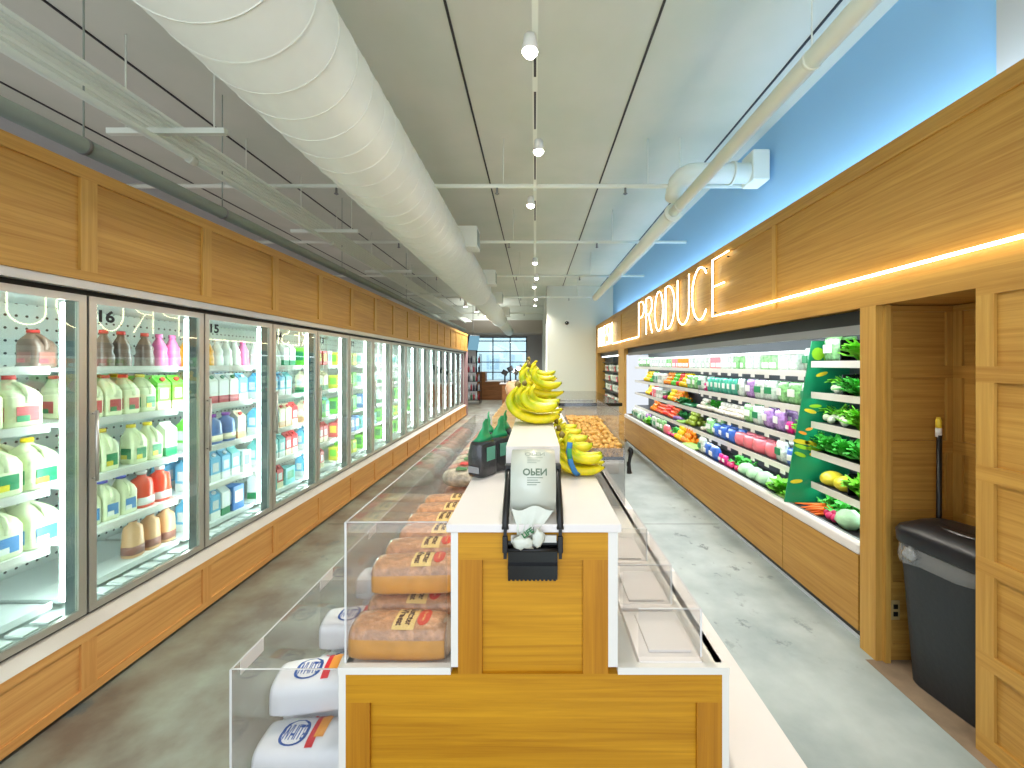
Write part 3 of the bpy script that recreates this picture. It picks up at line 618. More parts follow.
# ------------------------------------------------------------------ bread
mat('crust', (206, 138, 74), .5, bump=.5, bscale=90, var=.3, vscale=50); mat('crumb', (226, 160, 72), .35, coat=.7, var=.12, vscale=18, bump=.15, bscale=30)
mat('crustfilm', (204, 150, 108), .28, coat=1.0, bump=.7, bscale=70, var=.28, vscale=45); mat('labelyel', (240, 206, 130), .35, coat=.6); mat('labelred', (214, 60, 34), .35, coat=.6)
mat('labelink', (90, 50, 30), .5); mat('bagwhite', (236, 236, 238), .3, coat=.6, bump=.25, bscale=26); mat('bagblue', (40, 84, 160), .35); mat('bagred', (214, 40, 50), .35); mat('bagorange', (240, 160, 60), .35)
mat('film', (204, 176, 146), .2, coat=1, bump=.5, bscale=60)
LW, LD, LH = .312, .130, .128
def loafP(u, a, off=0):
    # u -1..1 along x; a angle in the section (0 = +y, 90 = up)
    k = 1-.10*abs(u)**6; c, s = math.cos(a), math.sin(a)
    ry = (LD/2+off)*k; e = 3.2
    y = ry*math.copysign(abs(c)**(2/e), c)
    zc = LH*.46; z = zc+(LH*.46+off)*k*math.copysign(abs(s)**(2/(2.6 if s > 0 else 6)), s)
    if s > 0: y *= 1+.05*math.sin(a)**2
    w = .0022*math.sin(u*40)+.0016*math.sin(u*17+a*5)
    return (u*LW/2, y*(1+w*6), max(z*(1+w*2), 0))
def make_loaf(kind):
    mb = MB(); nu, na = 26, 26; rs = []
    for i in range(nu+1):
        u = -1+2*i/nu; rs.append([loafP(u, 2*PI*j/na) for j in range(na)])
    base = len(mb.v); mb.rings(rs, 0)
    if kind == 'wheat':
        n = 0
        for i in range(nu):
            for j in range(na):
                a = 2*PI*(j+.5)/na
                mb.m[n] = 1 if (math.sin(a) < .28) else 0; n += 1
        body = mb.build('bread_loaf', ['crustfilm', 'crumb'])
    else: body = mb.build('bread_loaf', ['bagwhite'])
    def patch(name, m, u0, u1, a0, a1, off=.0012, ell=False, parent=body):
        q = MB(); NU, NA = 10, 8; vs = []
        if ell:
            vs = [loafP((u0+u1)/2, (a0+a1)/2, off)]; K = 20
            for r in (.5, 1.0):
                for i in range(K): vs.append(loafP((u0+u1)/2+(u1-u0)/2*r*math.cos(2*PI*i/K), (a0+a1)/2+(a1-a0)/2*r*math.sin(2*PI*i/K), off))
            fs = [(0, 1+i, 1+(i+1) % K) for i in range(K)]+[(1+i, 1+K+i, 1+K+(i+1) % K, 1+(i+1) % K) for i in range(K)]
        else:
            for i in range(NU+1):
                for j in range(NA+1): vs.append(loafP(u0+(u1-u0)*i/NU, a0+(a1-a0)*j/NA, off))
            fs = [(i*(NA+1)+j, (i+1)*(NA+1)+j, (i+1)*(NA+1)+j+1, i*(NA+1)+j+1) for i in range(NU) for j in range(NA)]
        q.add(vs, fs, 0, True); return q.build(name, m, parent)
    d = math.radians
    if kind == 'wheat':
        lb = patch('label', 'labelyel', -.12, .34, d(48), d(132)); patch('label_oval', 'labelred', .36, .62, d(66), d(116), .0016, True)
        def mp(cu, ca, su, sa, off, rot=0):
            def f(x, y):
                return loafP(cu+x*su, ca+y*sa, off)
            return f
        textmesh('Butter', .03, lambda x, y: loafP(.20+y*7, d(90)+x*11.5, .0024), 'label_text', 'labelink', lb, bold=.0008)
        textmesh('Wheat', .03, lambda x, y: loafP(.01+y*7, d(90)+x*11.5, .0024), 'label_text', 'labelink', lb, bold=.0008)
        textmesh('Oven', .016, lambda x, y: loafP(.49+y*6, d(90)+x*11, .0026), 'label_text', 'labelyel', lb)
    else:
        lb = patch('label', 'bagblue', -.62, -.05, d(72), d(118), .0012, True)
        patch('label_field', 'bagwhite', -.56, -.11, d(76), d(114), .002, True, lb)
        textmesh('WHITE', .05, lambda x, y: loafP(-.335+x*3.0, d(96)-y*9, .003), 'label_text', 'bagblue', lb, bold=.0012)
        patch('ribbon', 'bagred', .0, .16, d(62), d(124), .0014); patch('ribbon', 'bagorange', .10, .3, d(52), d(100), .0018); patch('ribbon', 'bagred', -.1, .1, d(36), d(62), .0022)
        patch('seal', 'bagorange', -.36, -.22, d(18), d(34), .002, True)
    t = MB(); t.rings([[Vector((LW/2-.012+i*.018, (1-.0*i)*r*math.cos(2*PI*j/10), LH*.42+r*math.sin(2*PI*j/10)*(1.3))) for j in range(10)] for i, r in enumerate((.052, .045, .022, .008, .02, .028))], 0)
    t.build('bag_tail', 'film' if kind == 'wheat' else 'bagwhite', body)
    return body
def place(src, used, loc, rz, label, cat, group, tilt=(0, 0)):
    o = src if not used.get(src.name) else copy_tree(src)
    used[src.name] = 1
    o.location = loc; o.rotation_euler = (tilt[0], tilt[1], rz); return tag(o, label, cat, group)
USED = {}
wl = make_loaf('wheat'); wb = make_loaf('white')
# middle shelf: bottom row, then a second layer from the second loaf on
for k in range(8):
    place(wl, USED, (-.444+R.uniform(-.004, .004), 1.345+.142*k, .7575-.0225), PI*0+R.uniform(-.03, .03), f'sliced wheat loaf in clear film, bottom layer of the tall bin, {ORD[k+1]} from the front', 'bread', 'bottom layer of wheat loaves')
for k in range(6):
    place(wl, USED, (-.436+R.uniform(-.008, .008), 1.50+.140*k, .7575+.104), R.uniform(-.05, .05), f'sliced wheat loaf with orange oval label, top layer, {ORD[k+1]} from the front', 'bread', 'top layer of wheat loaves', (R.uniform(-.03, .03), 0))
mat('bag_clear_g', (214, 204, 180), .3, coat=1, bump=.8, bscale=50, var=.35, vscale=30); mat('bag_pink', (206, 160, 140), .3, coat=1, bump=.8, bscale=45, var=.35, vscale=22)
def make_bag(name, m, patch, w=.27, d_=.14, h=.11):
    mb = MB(); rs = []
    for i in range(13):
        u = -1+2*i/12; k = (1-abs(u)**3.5)**.5*.92+.08
        rs.append([(u*w/2, (d_/2)*k*math.cos(2*PI*j/16)*(1+.06*math.sin(j*3+i)), max(0, h/2+(h/2)*k*math.sin(2*PI*j/16)*(1+.05*math.cos(j*2+i*2)))) for j in range(16)])
    mb.rings(rs, 0); o = mb.build(name, [m])
    q = MB(); vs = []
    for i in range(6):
        for j in range(5): u = -.3+.5*i/5; a = math.radians(60+60*j/4); k = (1-abs(u)**3.5)**.5*.92+.08; vs.append((u*w/2, (d_/2+.004)*k*math.cos(a)*1.04, h/2+(h/2+.005)*k*math.sin(a)*1.05))
    q.add(vs, [(i*5+j, (i+1)*5+j, (i+1)*5+j+1, i*5+j+1) for i in range(5) for j in range(4)], 0, True); q.build('label', patch, o)
    return o
mat('packred', (220, 52, 44), .35, coat=.5); mat('packgreen', (60, 130, 70), .35, coat=.5); mat('packteal', (110, 180, 150), .3, coat=.5)
bg1 = make_bag('bun_bag', 'bag_clear_g', 'packgreen'); bg2 = make_bag('roll_bag', 'bag_pink', 'packred')
for k in range(13):
    src, nm, gp_ = ((bg1, 'bag of buns with a small green label', 'bags of buns in the tall bin'), (bg2, 'bag of rolls with a red label', 'bags of rolls in the tall bin'))[k % 3 == 1 or k > 5]
    place(src, USED, (-.435, 2.44+.128*k, (.975-.022 if k < 4 else .955)), R.uniform(-.12, .12), f'clear {nm}, {ORD[k+1]} behind the wheat loaves', 'bread bag', gp_)
for k in range(10):   # something beneath the bags: more loaves
    place(bg2, USED, (-.435, 2.50+.15*k, .7355), R.uniform(-.1, .1), f'clear bag of rolls lying underneath in the tall bin, {ORD[k+1]} from the wheat loaves', 'bread bag', 'lower bags of rolls')
for k in range(10):
    place(bg2, USED, (-.435, 2.50+.15*k, .8455), R.uniform(-.1, .1), f'clear bag of rolls in the middle of the pile, {ORD[k+1]} from the wheat loaves', 'bread bag', 'middle bags of rolls')
# lower bin: white bags
wb.scale = (1.06, 1.26, 1.12)
for k in range(8):
    place(wb, USED, (-.795+R.uniform(-.006, .006), 1.42+.175*k, .2705), R.uniform(-.06, .06)+.05, f'white wrapped loaf, bottom layer of the low bin, {ORD[k+1]} from the front', 'bread', 'bottom layer of white loaves')
for k, (y, z, r) in enumerate(((1.53, .418, .16), (1.86, .418, .10), (2.22, .418, -.05))):
    place(wb, USED, (-.80, y, z), r, f'white wrapped loaf with red ribbon, upper layer of the low bin, {ORD[k+1]} from front', 'bread', 'upper layer of white loaves')

# ------------------------------------------------------------------ bag roll dispenser
dp = empty('bag_dispenser', 'black metal dispenser with a roll of clear produce bags on the front of the island', 'bag dispenser', (-.007, IZ, 1.1))
q = MB(); q.box(-.084, .070, IZ-.008, IZ-.0045, 1.03, 1.15); q.box(-.084, .070, IZ-.02, IZ-.008, 1.068, 1.078)
for i in range(12): q.box(-.084+i*.0128, -.084+i*.0128+.008, IZ-.0075, IZ-.005, 1.026, 1.03)
rel(q.build('mount_plate', 'black_gloss'), dp)
q = MB()
for s, x in ((-1, -.092), (1, .078)):
    q.add([(x-.005, IZ-.02, 1.10), (x+.005, IZ-.02, 1.10), (x+.005, IZ-.02, 1.20), (x-.005, IZ-.02, 1.20), (x-.005, IZ-.0125, 1.10), (x+.005, IZ-.0125, 1.10), (x+.005, IZ-.0125, 1.20), (x-.005, IZ-.0125, 1.20)], [(0, 1, 2, 3), (4, 7, 6, 5), (0, 4, 5, 1), (3, 2, 6, 7), (0, 3, 7, 4), (1, 5, 6, 2)])
    q.sweep([(x, IZ-.016, 1.19), (x, IZ+.02, 1.235), (x, IZ+.13, 1.31), (x, IZ+.165, 1.33)], .011, 8)
    q.bbox(x-.014, x+.014, IZ+.15, IZ+.185, 1.295, 1.345, .003); q.bbox(x-.008, x+.008, IZ-.026, IZ-.012, 1.12, 1.17, .002)
q.sweep([(-.085, IZ-.02, 1.128), (.071, IZ-.02, 1.128)], .006, 8)
rel(q.build('arm', 'black'), dp)
q = MB()
for x in (-.062, -.008): q.loft([(0, .006 if x < -.03 else .013, .006 if x < -.03 else .013), (.003, .005 if x < -.03 else .011, .005 if x < -.03 else .011)], 12, T=Matrix.Translation((x, IZ-.0085, 1.137 if x < -.03 else 1.14)) @ Matrix.Rotation(PI/2, 4, 'X'))
rel(q.build('screw', 'steel_dull'), dp)
q = MB(); q.box(-.074, .066, IZ-.018, IZ-.0125, 1.15, 1.172); rel(q.build('tear_bar', 'steel'), dp)
q = MB(); q.add([(-.012, IZ-.026, 1.145), (-.008, IZ-.026, 1.145), (-.003, IZ-.026, 1.20), (-.005, IZ-.026, 1.20), (-.012, IZ-.022, 1.145), (-.008, IZ-.022, 1.145), (-.003, IZ-.022, 1.20), (-.005, IZ-.022, 1.20)], [(0, 1, 2, 3), (4, 7, 6, 5), (0, 4, 5, 1), (3, 2, 6, 7), (0, 3, 7, 4), (1, 5, 6, 2)]); rel(q.build('tear_tongue', 'black'), dp)
RYC, RZC, RR = 1.356, 1.306, .102
mat('bagfilm', (206, 210, 196), .3, coat=.6, bump=.12, bscale=50); 
roll = rel(MB().loft([(-.077, RR, RR), (.066, RR, RR)], 48, T=Matrix.Translation((0, RYC, RZC)) @ Matrix.Rotation(PI/2, 4, 'Y')).build('bag_roll', 'bagfilm'), dp)
mat('printgrey', (150, 160, 146), .6); mat('printdark', (104, 122, 100), .6); mat('printgreen', (40, 110, 60), .6)
def cyl(x, s, off=.0015):   # s: arc length down from the top, towards the camera
    a = s/RR; return (x, RYC-(RR+off)*math.sin(a), RZC+(RR+off)*math.cos(a))
for s0, m_, sz in ((.035, 'printgrey', .026), (.105, 'printdark', .030)):
    textmesh('OPEN', sz, lambda u, v: cyl(.0+u, s0+v), 'roll_print', m_, roll, bold=.0008)
    for k, wd in enumerate((.05, .034, .042, .03)):
        g = MB(); g.add([cyl(-.025+dx, s0+.018+k*.007+dv, .0012) for dx, dv in ((0, 0), (wd, 0), (wd, .002), (0, .002))], [(0, 1, 2, 3)]); g.build('roll_print', m_, roll)
# loose tail of the next bag
q = MB(); rows = []
prof = [(1.15, -.074, .058), (1.3, -.068, .044), (1.5, -.060, .026), (1.7, -.056, .006), (1.85, -.056, -.012), (2.0, -.06, -.018)]
for i, (t, x0, x1) in enumerate(prof):
    z = 1.315-.17*(t-.6)/1.4; y = IZ+.004-.022*i/5 + (.0)
    rows.append([(x0+(x1-x0)*j/12, min(y, RYC-math.sqrt(max(0, (RR+.004)**2-(z-RZC)**2))-.002 if abs(z-RZC) < RR else y)+.006*math.sin(j*1.9+i*1.3)*(i > 1)-.004*(i > 1), z-.008*math.sin(j*.7)) for j in range(13)])
q.add([p for r in rows for p in r], [(i*13+j, (i+1)*13+j, (i+1)*13+j+1, i*13+j+1) for i in range(5) for j in range(12)], 0, True)
q.blob((.010, IZ-.034, 1.170), (.020, .008, .026), nz=.5); q.blob((-.038, IZ-.036, 1.158), (.034, .010, .020), nz=.6, seed=3)
tl = rel(q.build('loose_bag', 'bagfilm'), dp)
textmesh('LIFE', .022, lambda u, v: (-.022+u*.82-v*.57, IZ-.048, 1.192+u*.57+v*.82), 'bag_print', 'printgreen', tl, bold=.001)

# ------------------------------------------------------------------ black bags with green tops (left counter)
mat('foilblack', (40, 40, 43), .25, coat=.8, bump=.6, bscale=30); mat('foilgreen', (14, 150, 92), .28, coat=.8, bump=.4, bscale=30); mat('limeleaf', (120, 180, 50), .4); mat('greylabel', (150, 150, 152), .4)
cbg = MB(); h_ = .21
cbg.loft([(0, .040, .055, 5), (.01, .045, .06, 5), (.10, .046, .062, 5), (.135, .040, .060, 4), (.155, .030, .056, 4)], 20)
bagA = cbg.build('chip_bag', 'foilblack')
MB().loft([(.1552, .030, .052, 3), (.17, .020, .040, 3, .004, .004), (.19, .012, .026, 3, -.002, .010), (.21, .009, .020, 2.4, .006, .012), (.232, .004, .018, 3, .002, .016), (.25, .0025, .010, 3, .008, .020)], 20).build('green_top', 'foilgreen', bagA)
qq = MB(); qq.box(-.030, .030, -.0645, -.0628, .02, .048); qq.build('label', 'greylabel', bagA)
qq = MB(); qq.box(.0465, .0478, -.03, .03, .07, .13); qq.build('side_label', 'packteal', bagA)
for k, (x, y, r, tx) in enumerate(((-.235, 1.80, -.55, .12), (-.175, 1.90, -.75, -.10), (-.24, 2.05, .3, 0), (-.165, 2.12, -.2, 0))):
    place(bagA, USED, (x, y, 1.2035), r, ('black bag with green folded top at the front of the left counter', 'second black bag with green top, leaning against the white riser', 'black green-topped bag behind the front two bags', 'rearmost black green-topped bag beside the riser')[k], 'bag', 'black bags with green tops')

# ------------------------------------------------------------------ bananas
def m_ban():
    m, N, K = newmat('banana'); o = N.new('ShaderNodeOutputMaterial'); p = N.new('ShaderNodeBsdfPrincipled'); K.new(p.outputs[0], o.inputs[0])
    t = N.new('ShaderNodeTexCoord'); n = N.new('ShaderNodeTexNoise'); n.inputs['Scale'].default_value = 14; n.inputs['Detail'].default_value = 4; K.new(t.outputs['Object'], n.inputs['Vector'])
    r = N.new('ShaderNodeValToRGB'); K.new(n.outputs[0], r.inputs[0]); K.new(r.outputs[0], p.inputs[0]); e = r.color_ramp.elements
    e[0].position = .34; e[0].color = (*L((176, 196, 10)), 1); e[1].position = .6; e[1].color = (*L((238, 218, 18)), 1)
    p.inputs['Roughness'].default_value = .42; MATS['banana'] = m
m_ban(); mat('bantip', (120, 116, 40), .6); mat('banstem', (150, 150, 50), .6); mat('sticker', (50, 130, 200), .4); mat('stickergreen', (60, 170, 110), .4); mat('crown', (128, 112, 48), .7); mat('tape', (206, 196, 120), .4)
def banana_mesh(name, C, a0, a1, Rr, r, y0, lean=0, sx=1.42, sz=.92):
    path, rad = [], []; n = 14
    for i in range(n+1):
        t = i/n; a = math.radians(a0+(a1-a0)*t); rr = Rr*(1+.12*math.sin(PI*t))
        path.append((C[0]+rr*sx*math.cos(a), y0+lean*t, C[1]+rr*sz*math.sin(a)))
        rad.append(r*(.34 if t < .1 else min(1, .34+(t-.1)*4.2) if t < .3 else 1.0 if t < .85 else max(.3, 1-(t-.85)*4.4)))
    mb = MB(); mb.sweep(path, rad, 7)
    return mb, path, rad
def make_bunch(nf, seed):
    # crown at the origin side; fingers fan out and curve away to +x
    rr = random.Random(seed); e = bpy.data.objects.new('banana_bunch', None); COL.objects.link(e); e.empty_display_size = .05
    Cx, Cz = .125, .112
    for k in range(nf):
        row = k % 2; j = k//2
        mb, path, rad = banana_mesh('banana', (Cx+.008*row, Cz+(.014*row)), 150-rr.uniform(0, 8), (296 if row == 0 else 306)+rr.uniform(-6, 10), (.095-.036*row), .0195, (j-(nf//2-1)/2)*.031, rr.uniform(-.012, .012))
        o = mb.build('banana', 'banana', e)
        a, b2 = Vector(path[-1]), Vector(path[-2]); MB().sweep([b2.lerp(a, .55), a+(a-b2)*.25], [rad[-1]*1.3, .004], 6).build('tip', 'bantip', o)
    MB().blob((.010, 0, Cz+.058), (.013, .028, .015), nz=.4, seed=seed).build('crown', 'crown', e)
    return e
b6, b8 = make_bunch(6, 1), make_bunch(8, 5)
def bunch(src, loc, rz, label, rx=0, ry=0, sc=1):
    o = src if not USED.get(src.name) else copy_tree(src); USED[src.name] = 1
    o.location = loc; o.rotation_euler = (rx, ry, rz); o.scale = (sc, sc, sc); return tag(o, label, 'bananas', 'banana bunches on the island')
def bunch_on(src, x, y, z, rz, label, ry=0, sc=1): return bunch(src, (x, y, z+.004), rz, label, 0, ry, sc)
for (src, x, y, z, rz, ry, sc, lab) in [
 (b8, -.10, 2.03, 1.40, -.04, 0, 1.12, 'big banana bunch at the front edge of the white riser'),
 (b6, -.07, 2.24, 1.40, .10, 0, 1.1, 'banana bunch right behind the front one on the riser'),
 (b8, -.085, 2.50, 1.40, -.05, 0, 1.15, 'banana bunch in the lower middle of the riser pile'),
 (b6, -.06, 2.40, 1.50, .05, .06, 1.12, 'banana bunch on top of the second one on the riser'),
 (b6, -.08, 2.80, 1.40, .15, 0, 1.15, 'banana bunch lying low at the back of the riser'),
 (b8, -.07, 2.72, 1.53, -.06, .05, 1.05, 'banana bunch high on the middle of the riser pile'),
 (b6, -.09, 3.20, 1.40, .1, 0, 1.2, 'last low banana bunch far back on the riser'),
 (b6, -.06, 3.15, 1.54, -.1, .0, 1.15, 'topmost banana bunch at the back of the riser pile')]:
    bunch_on(src, x, y, z, rz, lab, ry, sc)
for k, (y, z, rz, sc) in enumerate(((1.82, 1.203, -.10, 1.0), (2.05, 1.203, .06, .96), (2.28, 1.203, -.08, .98), (2.50, 1.203, .05, .94), (2.72, 1.203, 0, .9))):
    o = bunch_on((b6 if k != 0 else b8), .112, y, z, rz, ('banana bunch with blue sticker band on the right counter, nearest of its row', 'second banana bunch from the front on the right counter', 'third banana bunch from the front on the right counter', 'fourth banana bunch from the front on the right counter', 'fifth banana bunch on the right counter beside the root bin')[k], 0, sc)
    if k == 0:
        tb_ = MB(); tb_.sweep([(.048, -.064, .15), (.042, -.070, .11), (.052, -.072, .06), (.07, -.070, .02), (.085, -.055, .004)], .012, 8, flat=.25); tb_.build('sticker_band', 'sticker', o)
        MB().sweep([(.046, -.0735, .125), (.046, -.076, .08)], .010, 8, flat=.3).build('sticker_print', 'stickergreen', o)
# ------------------------------------------------------------------ clear bulk bin of roots
kb = empty('bulk_bin', 'clear bulk bin full of small brown roots beside the bananas', 'bulk bin', (.45, 2.66, .757))
g = MB(); t = .005
y0, y1, x0, x1, z0, z1 = 2.66, 3.85, .285, .60, .757, 1.36
g.box(x0, x1, y0, y0+t, z0, 1.14); g.box(x1-t, x1, y0+t, y1, z0, z1); g.box(x0, x0+t, y0+t, y1, z0, 1.2); g.box(x0, x1, y1, y1+t, z0, z1)
rel(g.build('clear_walls', 'acrylic'), kb)
g = MB(); g.add([(x0+t, y0+t+.002, 1.07), (x1-t-.001, y0+t+.002, 1.07), (x1-t-.001, y1-.002, 1.15), (x0+t, y1-.002, 1.15), (x0+t, y0+t+.002, 1.06), (x1-t-.001, y0+t+.002, 1.06), (x1-t-.001, y1-.002, 1.14), (x0+t, y1-.002, 1.14)], [(0, 1, 2, 3), (4, 7, 6, 5), (0, 4, 5, 1), (3, 2, 6, 7), (0, 3, 7, 4), (1, 5, 6, 2)])
rel(g.build('sloped_floor', 'dark'), kb)
mat('rootbrown', (212, 168, 88), .6, var=.25, vscale=25); mat('rootpile', (188, 144, 76), .7, var=.5, vscale=60, bump=1, bscale=60)
g = MB(); NX_, NY_ = 14, 34; vs = []
for i in range(NX_+1):
    for j in range(NY_+1):
        x = x0+t+.003+(x1-x0-2*t-.006)*i/NX_; y = y0+.03+(y1-y0-.05)*j/NY_
        vs.append((x, y, 1.08+.08*(y-y0)/(y1-y0)+.05+.02*mnoise.noise(Vector((x*30, y*30, 0)))))
nb = len(vs); vs += [(v[0], v[1], 1.074+.08*(v[1]-y0)/(y1-y0)) for v in vs]
W_ = NY_+1; fs = [(i*W_+j, (i+1)*W_+j, (i+1)*W_+j+1, i*W_+j+1) for i in range(NX_) for j in range(NY_)]
fs += [(i*W_, nb+i*W_, nb+(i+1)*W_, (i+1)*W_) for i in range(NX_)]+[(NX_*W_+j, NX_*W_+j+1, nb+NX_*W_+j+1, nb+NX_*W_+j) for j in range(NY_)]+[(j, nb+j, nb+j+1, j+1) for j in range(NY_)]
g.add(vs, fs); o = g.build('root_pile', 'rootpile'); tag(o, 'heap of small brown knobbly roots filling the clear bulk bin', 'roots', kind='stuff')
rt = MB().blob((0, 0, 0), (.026, .017, .016), nz=.5, nu=9, nv=6).build('brown_root', 'rootbrown')
kk = 0
for j in range(17):
    for i in range(7):
        x = x0+.034+i*.042+R.uniform(-.008, .008); y = y0+.06+j*.057+R.uniform(-.012, .012)
        z = 1.08+.08*(y-y0)/(y1-y0)+.05+.02*mnoise.noise(Vector((x*30, y*30, 0)))+.006
        o = rt if kk == 0 else rt.copy()
        if kk: COL.objects.link(o)
        kk += 1; o.location = (x, y, z); o.rotation_euler = (R.uniform(-.4, .4), R.uniform(-.4, .4), R.uniform(0, 3)); tag(o, 'small brown knobbly root on top of the heap in the clear bulk bin', 'root', 'brown roots on the heap in the bulk bin')
sc_ = empty('scoop', 'black plastic scoop handle hanging outside the clear bulk bin', 'scoop', (.61, 2.62, 1.05))
MB().sweep([(.008, 0, .105), (.014, 0, .09), (.02, 0, .07), (.012, 0, .035), (.006, 0, .0), (.006, 0, -.045), (.008, 0, -.065)], [.006, .017, .015, .011, .011, .014, .017], 10).build('handle', 'black', sc_)
MB().sweep([(-.004, 0, .01), (-.004, 0, -.02)], .006, 6).build('hook', 'black', sc_)

# ------------------------------------------------------------------ further back on the island
cr = MB()
for k in range(3):
    z = .0+k*.045; cr.box(-.13, .13, -.003, .003, z, z+.032); cr.box(-.13, .13, .187, .193, z, z+.032); cr.box(-.133, -.127, 0, .19, z, z+.032); cr.box(.127, .133, 0, .19, z, z+.032)
cr.box(-.127, .127, .003, .187, .0, .008)
for sx in (-1, 1):
    for y in (.003, .172): cr.box(sx*.125-.006, sx*.125+.006, y, y+.015, 0, .13)
crate = cr.build('wooden_crate', 'pale_wood'); crate.scale = (.72, 1, 1)
ck = 0
for y in (2.8, 3.02, 3.24, 3.46, 3.68, 3.9):
    for z in (1.2035,):
        ck += 1; o = crate if ck == 1 else crate.copy()
        if ck > 1: COL.objects.link(o)
        o.location = (-.205, y, z); tag(o, f'pale wooden crate on the left counter of the island, {ORD[ck]} going back', 'crate', 'pale wooden crates')
mat('peach', (238, 190, 150), .4, coat=.5, bump=.4, bscale=30, var=.2, vscale=20); mat('pinkbag', (236, 150, 150), .35, coat=.6, bump=.4, bscale=30)
pb_ = make_bag('roll_pack', 'peach', 'white', .2, .16, .16); pk_ = make_bag('snack_pack', 'pinkbag', 'white', .18, .12, .14)
for k, (x, y, z) in enumerate(((-.22, 4.15, 1.2035), (-.2, 4.5, 1.2035), (-.21, 4.15, 1.3645), (-.22, 4.85, 1.2035))):
    place(pb_, USED, (x, y, z), R.uniform(-.2, .2), f'peach coloured pack of rolls behind the crates, {ORD[k+1]} of the pile', 'roll pack', 'peach roll packs')
for k, (x, y, z) in enumerate(((.02, 3.75, 1.4005), (-.02, 4.1, 1.4005), (.03, 4.4, 1.4005), (-.1, 5.1, 1.2035), (-.2, 5.4, 1.2035))):
    place(pk_, USED, (x, y, z), R.uniform(-.4, .4), f'pink pack on the back half of the island, {ORD[k+1]} going back', 'snack pack', 'pink packs at the back of the island')
# black topped end counter
ec = empty('end_counter', 'low cabinet with a glossy black top and pale front behind the root bin', 'counter', (.64, 6.2, 0))
rel(MB().box(-.05, 1.30, 6.2, 8.85, .0, 1.05).build('cabinet_body', mat('ecbody', (196, 190, 180), .35)), ec); rel(MB().bbox(-.1, 1.345, 6.15, 8.9, 1.05, 1.10, .005).build('worktop', 'black_gloss'), ec)
rel(MB().bbox(.2, .95, 6.5, 8.6, 1.10, 1.106, .002).build('glass_lid', mat('lidgrey', (70, 74, 78), .15, coat=.5)), ec)

# ------------------------------------------------------------------ far end
wc = empty('wood_counter', 'stepped brown wooden counter below the far window', 'counter', (-2.1, 19, 0))
rel(MB().box(-2.75, -2.35, 19, 19.6, 0, 1.33).build('tall_section', 'dark_oak'), wc); rel(MB().box(-2.35, -1.35, 19, 19.6, 0, .86).build('low_section', 'dark_oak'), wc)
rel(MB().box(-2.35, -1.3, 18.95, 19.65, .86, .90).build('worktop', 'white_counter'), wc)
pc = empty('pos_terminal', 'dark card terminals and screens on the checkout counter before the window', 'checkout terminal', (-1.0, 16.2, 0))
e2 = empty('checkout_counter', 'pale checkout counter carrying the dark terminals', 'counter', (-.9, 16, 0)); rel(MB().box(-1.3, -.35, 15.9, 16.6, 0, .9).build('cabinet', 'dark_oak'), e2); rel(MB().box(-1.4, -.3, 15.85, 16.65, .9, .94).build('worktop', 'white_counter'), e2)
for k, (x, z) in enumerate(((-1.22, 1.35), (-1.0, 1.5), (-.78, 1.38), (-.62, 1.55))):
    rel(MB().sweep([(x, 16.2, .94), (x, 16.2, z)], .03, 8).build('stand', 'black'), pc); s = MB().bbox(-.12, .12, -.015, .015, -.1, .1, .005).build('screen', 'black_gloss'); s.location = (x, 16.18, z); s.rotation_euler = (-.3, .5*(-1)**k, 0); rel(s, pc)
tv = empty('hanging_screen', 'tilted pale blue screen hung at the far end of the cooler wall', 'screen', (-2.2, 14.2, 2.45))
q = MB().bbox(-.03, .03, -.24, .24, -.28, .28, .01); o = q.build('casing', 'black', tv); o.rotation_euler = (0, .25, -.75); s = MB().box(.031, .034, -.22, .22, -.26, .26).build('display', emis('scr', (150, 205, 230), .6), o)
MB().sweep([(0, 0, .27), (0, 0, 1.73)], .01, 8).build('pole', 'steel_dull', tv)
rk = empty('shelf_rack', 'black wire rack full of bottles by the far wooden counter', 'rack', (-2.75, 17.2, 0))
g = MB()
for x in (-.38, .38):
    for y in (0, .4): g.sweep([(x, y, 0), (x, y, 2.15)], .015, 6)
rel(g.build('rack_frame', 'black'), rk).location = (0, 0, 0); rk.children[0].matrix_parent_inverse = Matrix()
RS = (.15, .55, .95, 1.35, 1.75)
for z in RS: MB().box(-.38, .38, 0, .4, z-.02, z).build('rack_shelf', 'dark', rk)
bt = {}
for nm, c in (('red', (170, 50, 70)), ('dark', (40, 40, 60)), ('pale', (210, 220, 225)), ('green', (50, 110, 80))):
    mat('bt_'+nm, c, .3, coat=.5); bt[nm] = MB().loft([(0, .04, .04), (.2, .04, .04), (.24, .015, .015), (.30, .014, .014)], 10).build('bottle', 'bt_'+nm)
first = set(); c_ = 0
for zi, z in enumerate(RS):
    for k in range(7):
        nm = ['dark', 'dark', 'pale', 'green', 'red', 'pale', 'red'][(k+zi*3) % 7]; src = bt[nm]; o = src if nm not in first else src.copy()
        if nm in first: COL.objects.link(o)
        first.add(nm); o.location = (-2.75-.33+k*.11, 17.28, z+.0005); tag(o, f'{nm} bottle, {ORD[k+1]} from the left on the {ORD[zi+1]} shelf of the black wire rack', 'bottle', 'bottles on the wire rack')
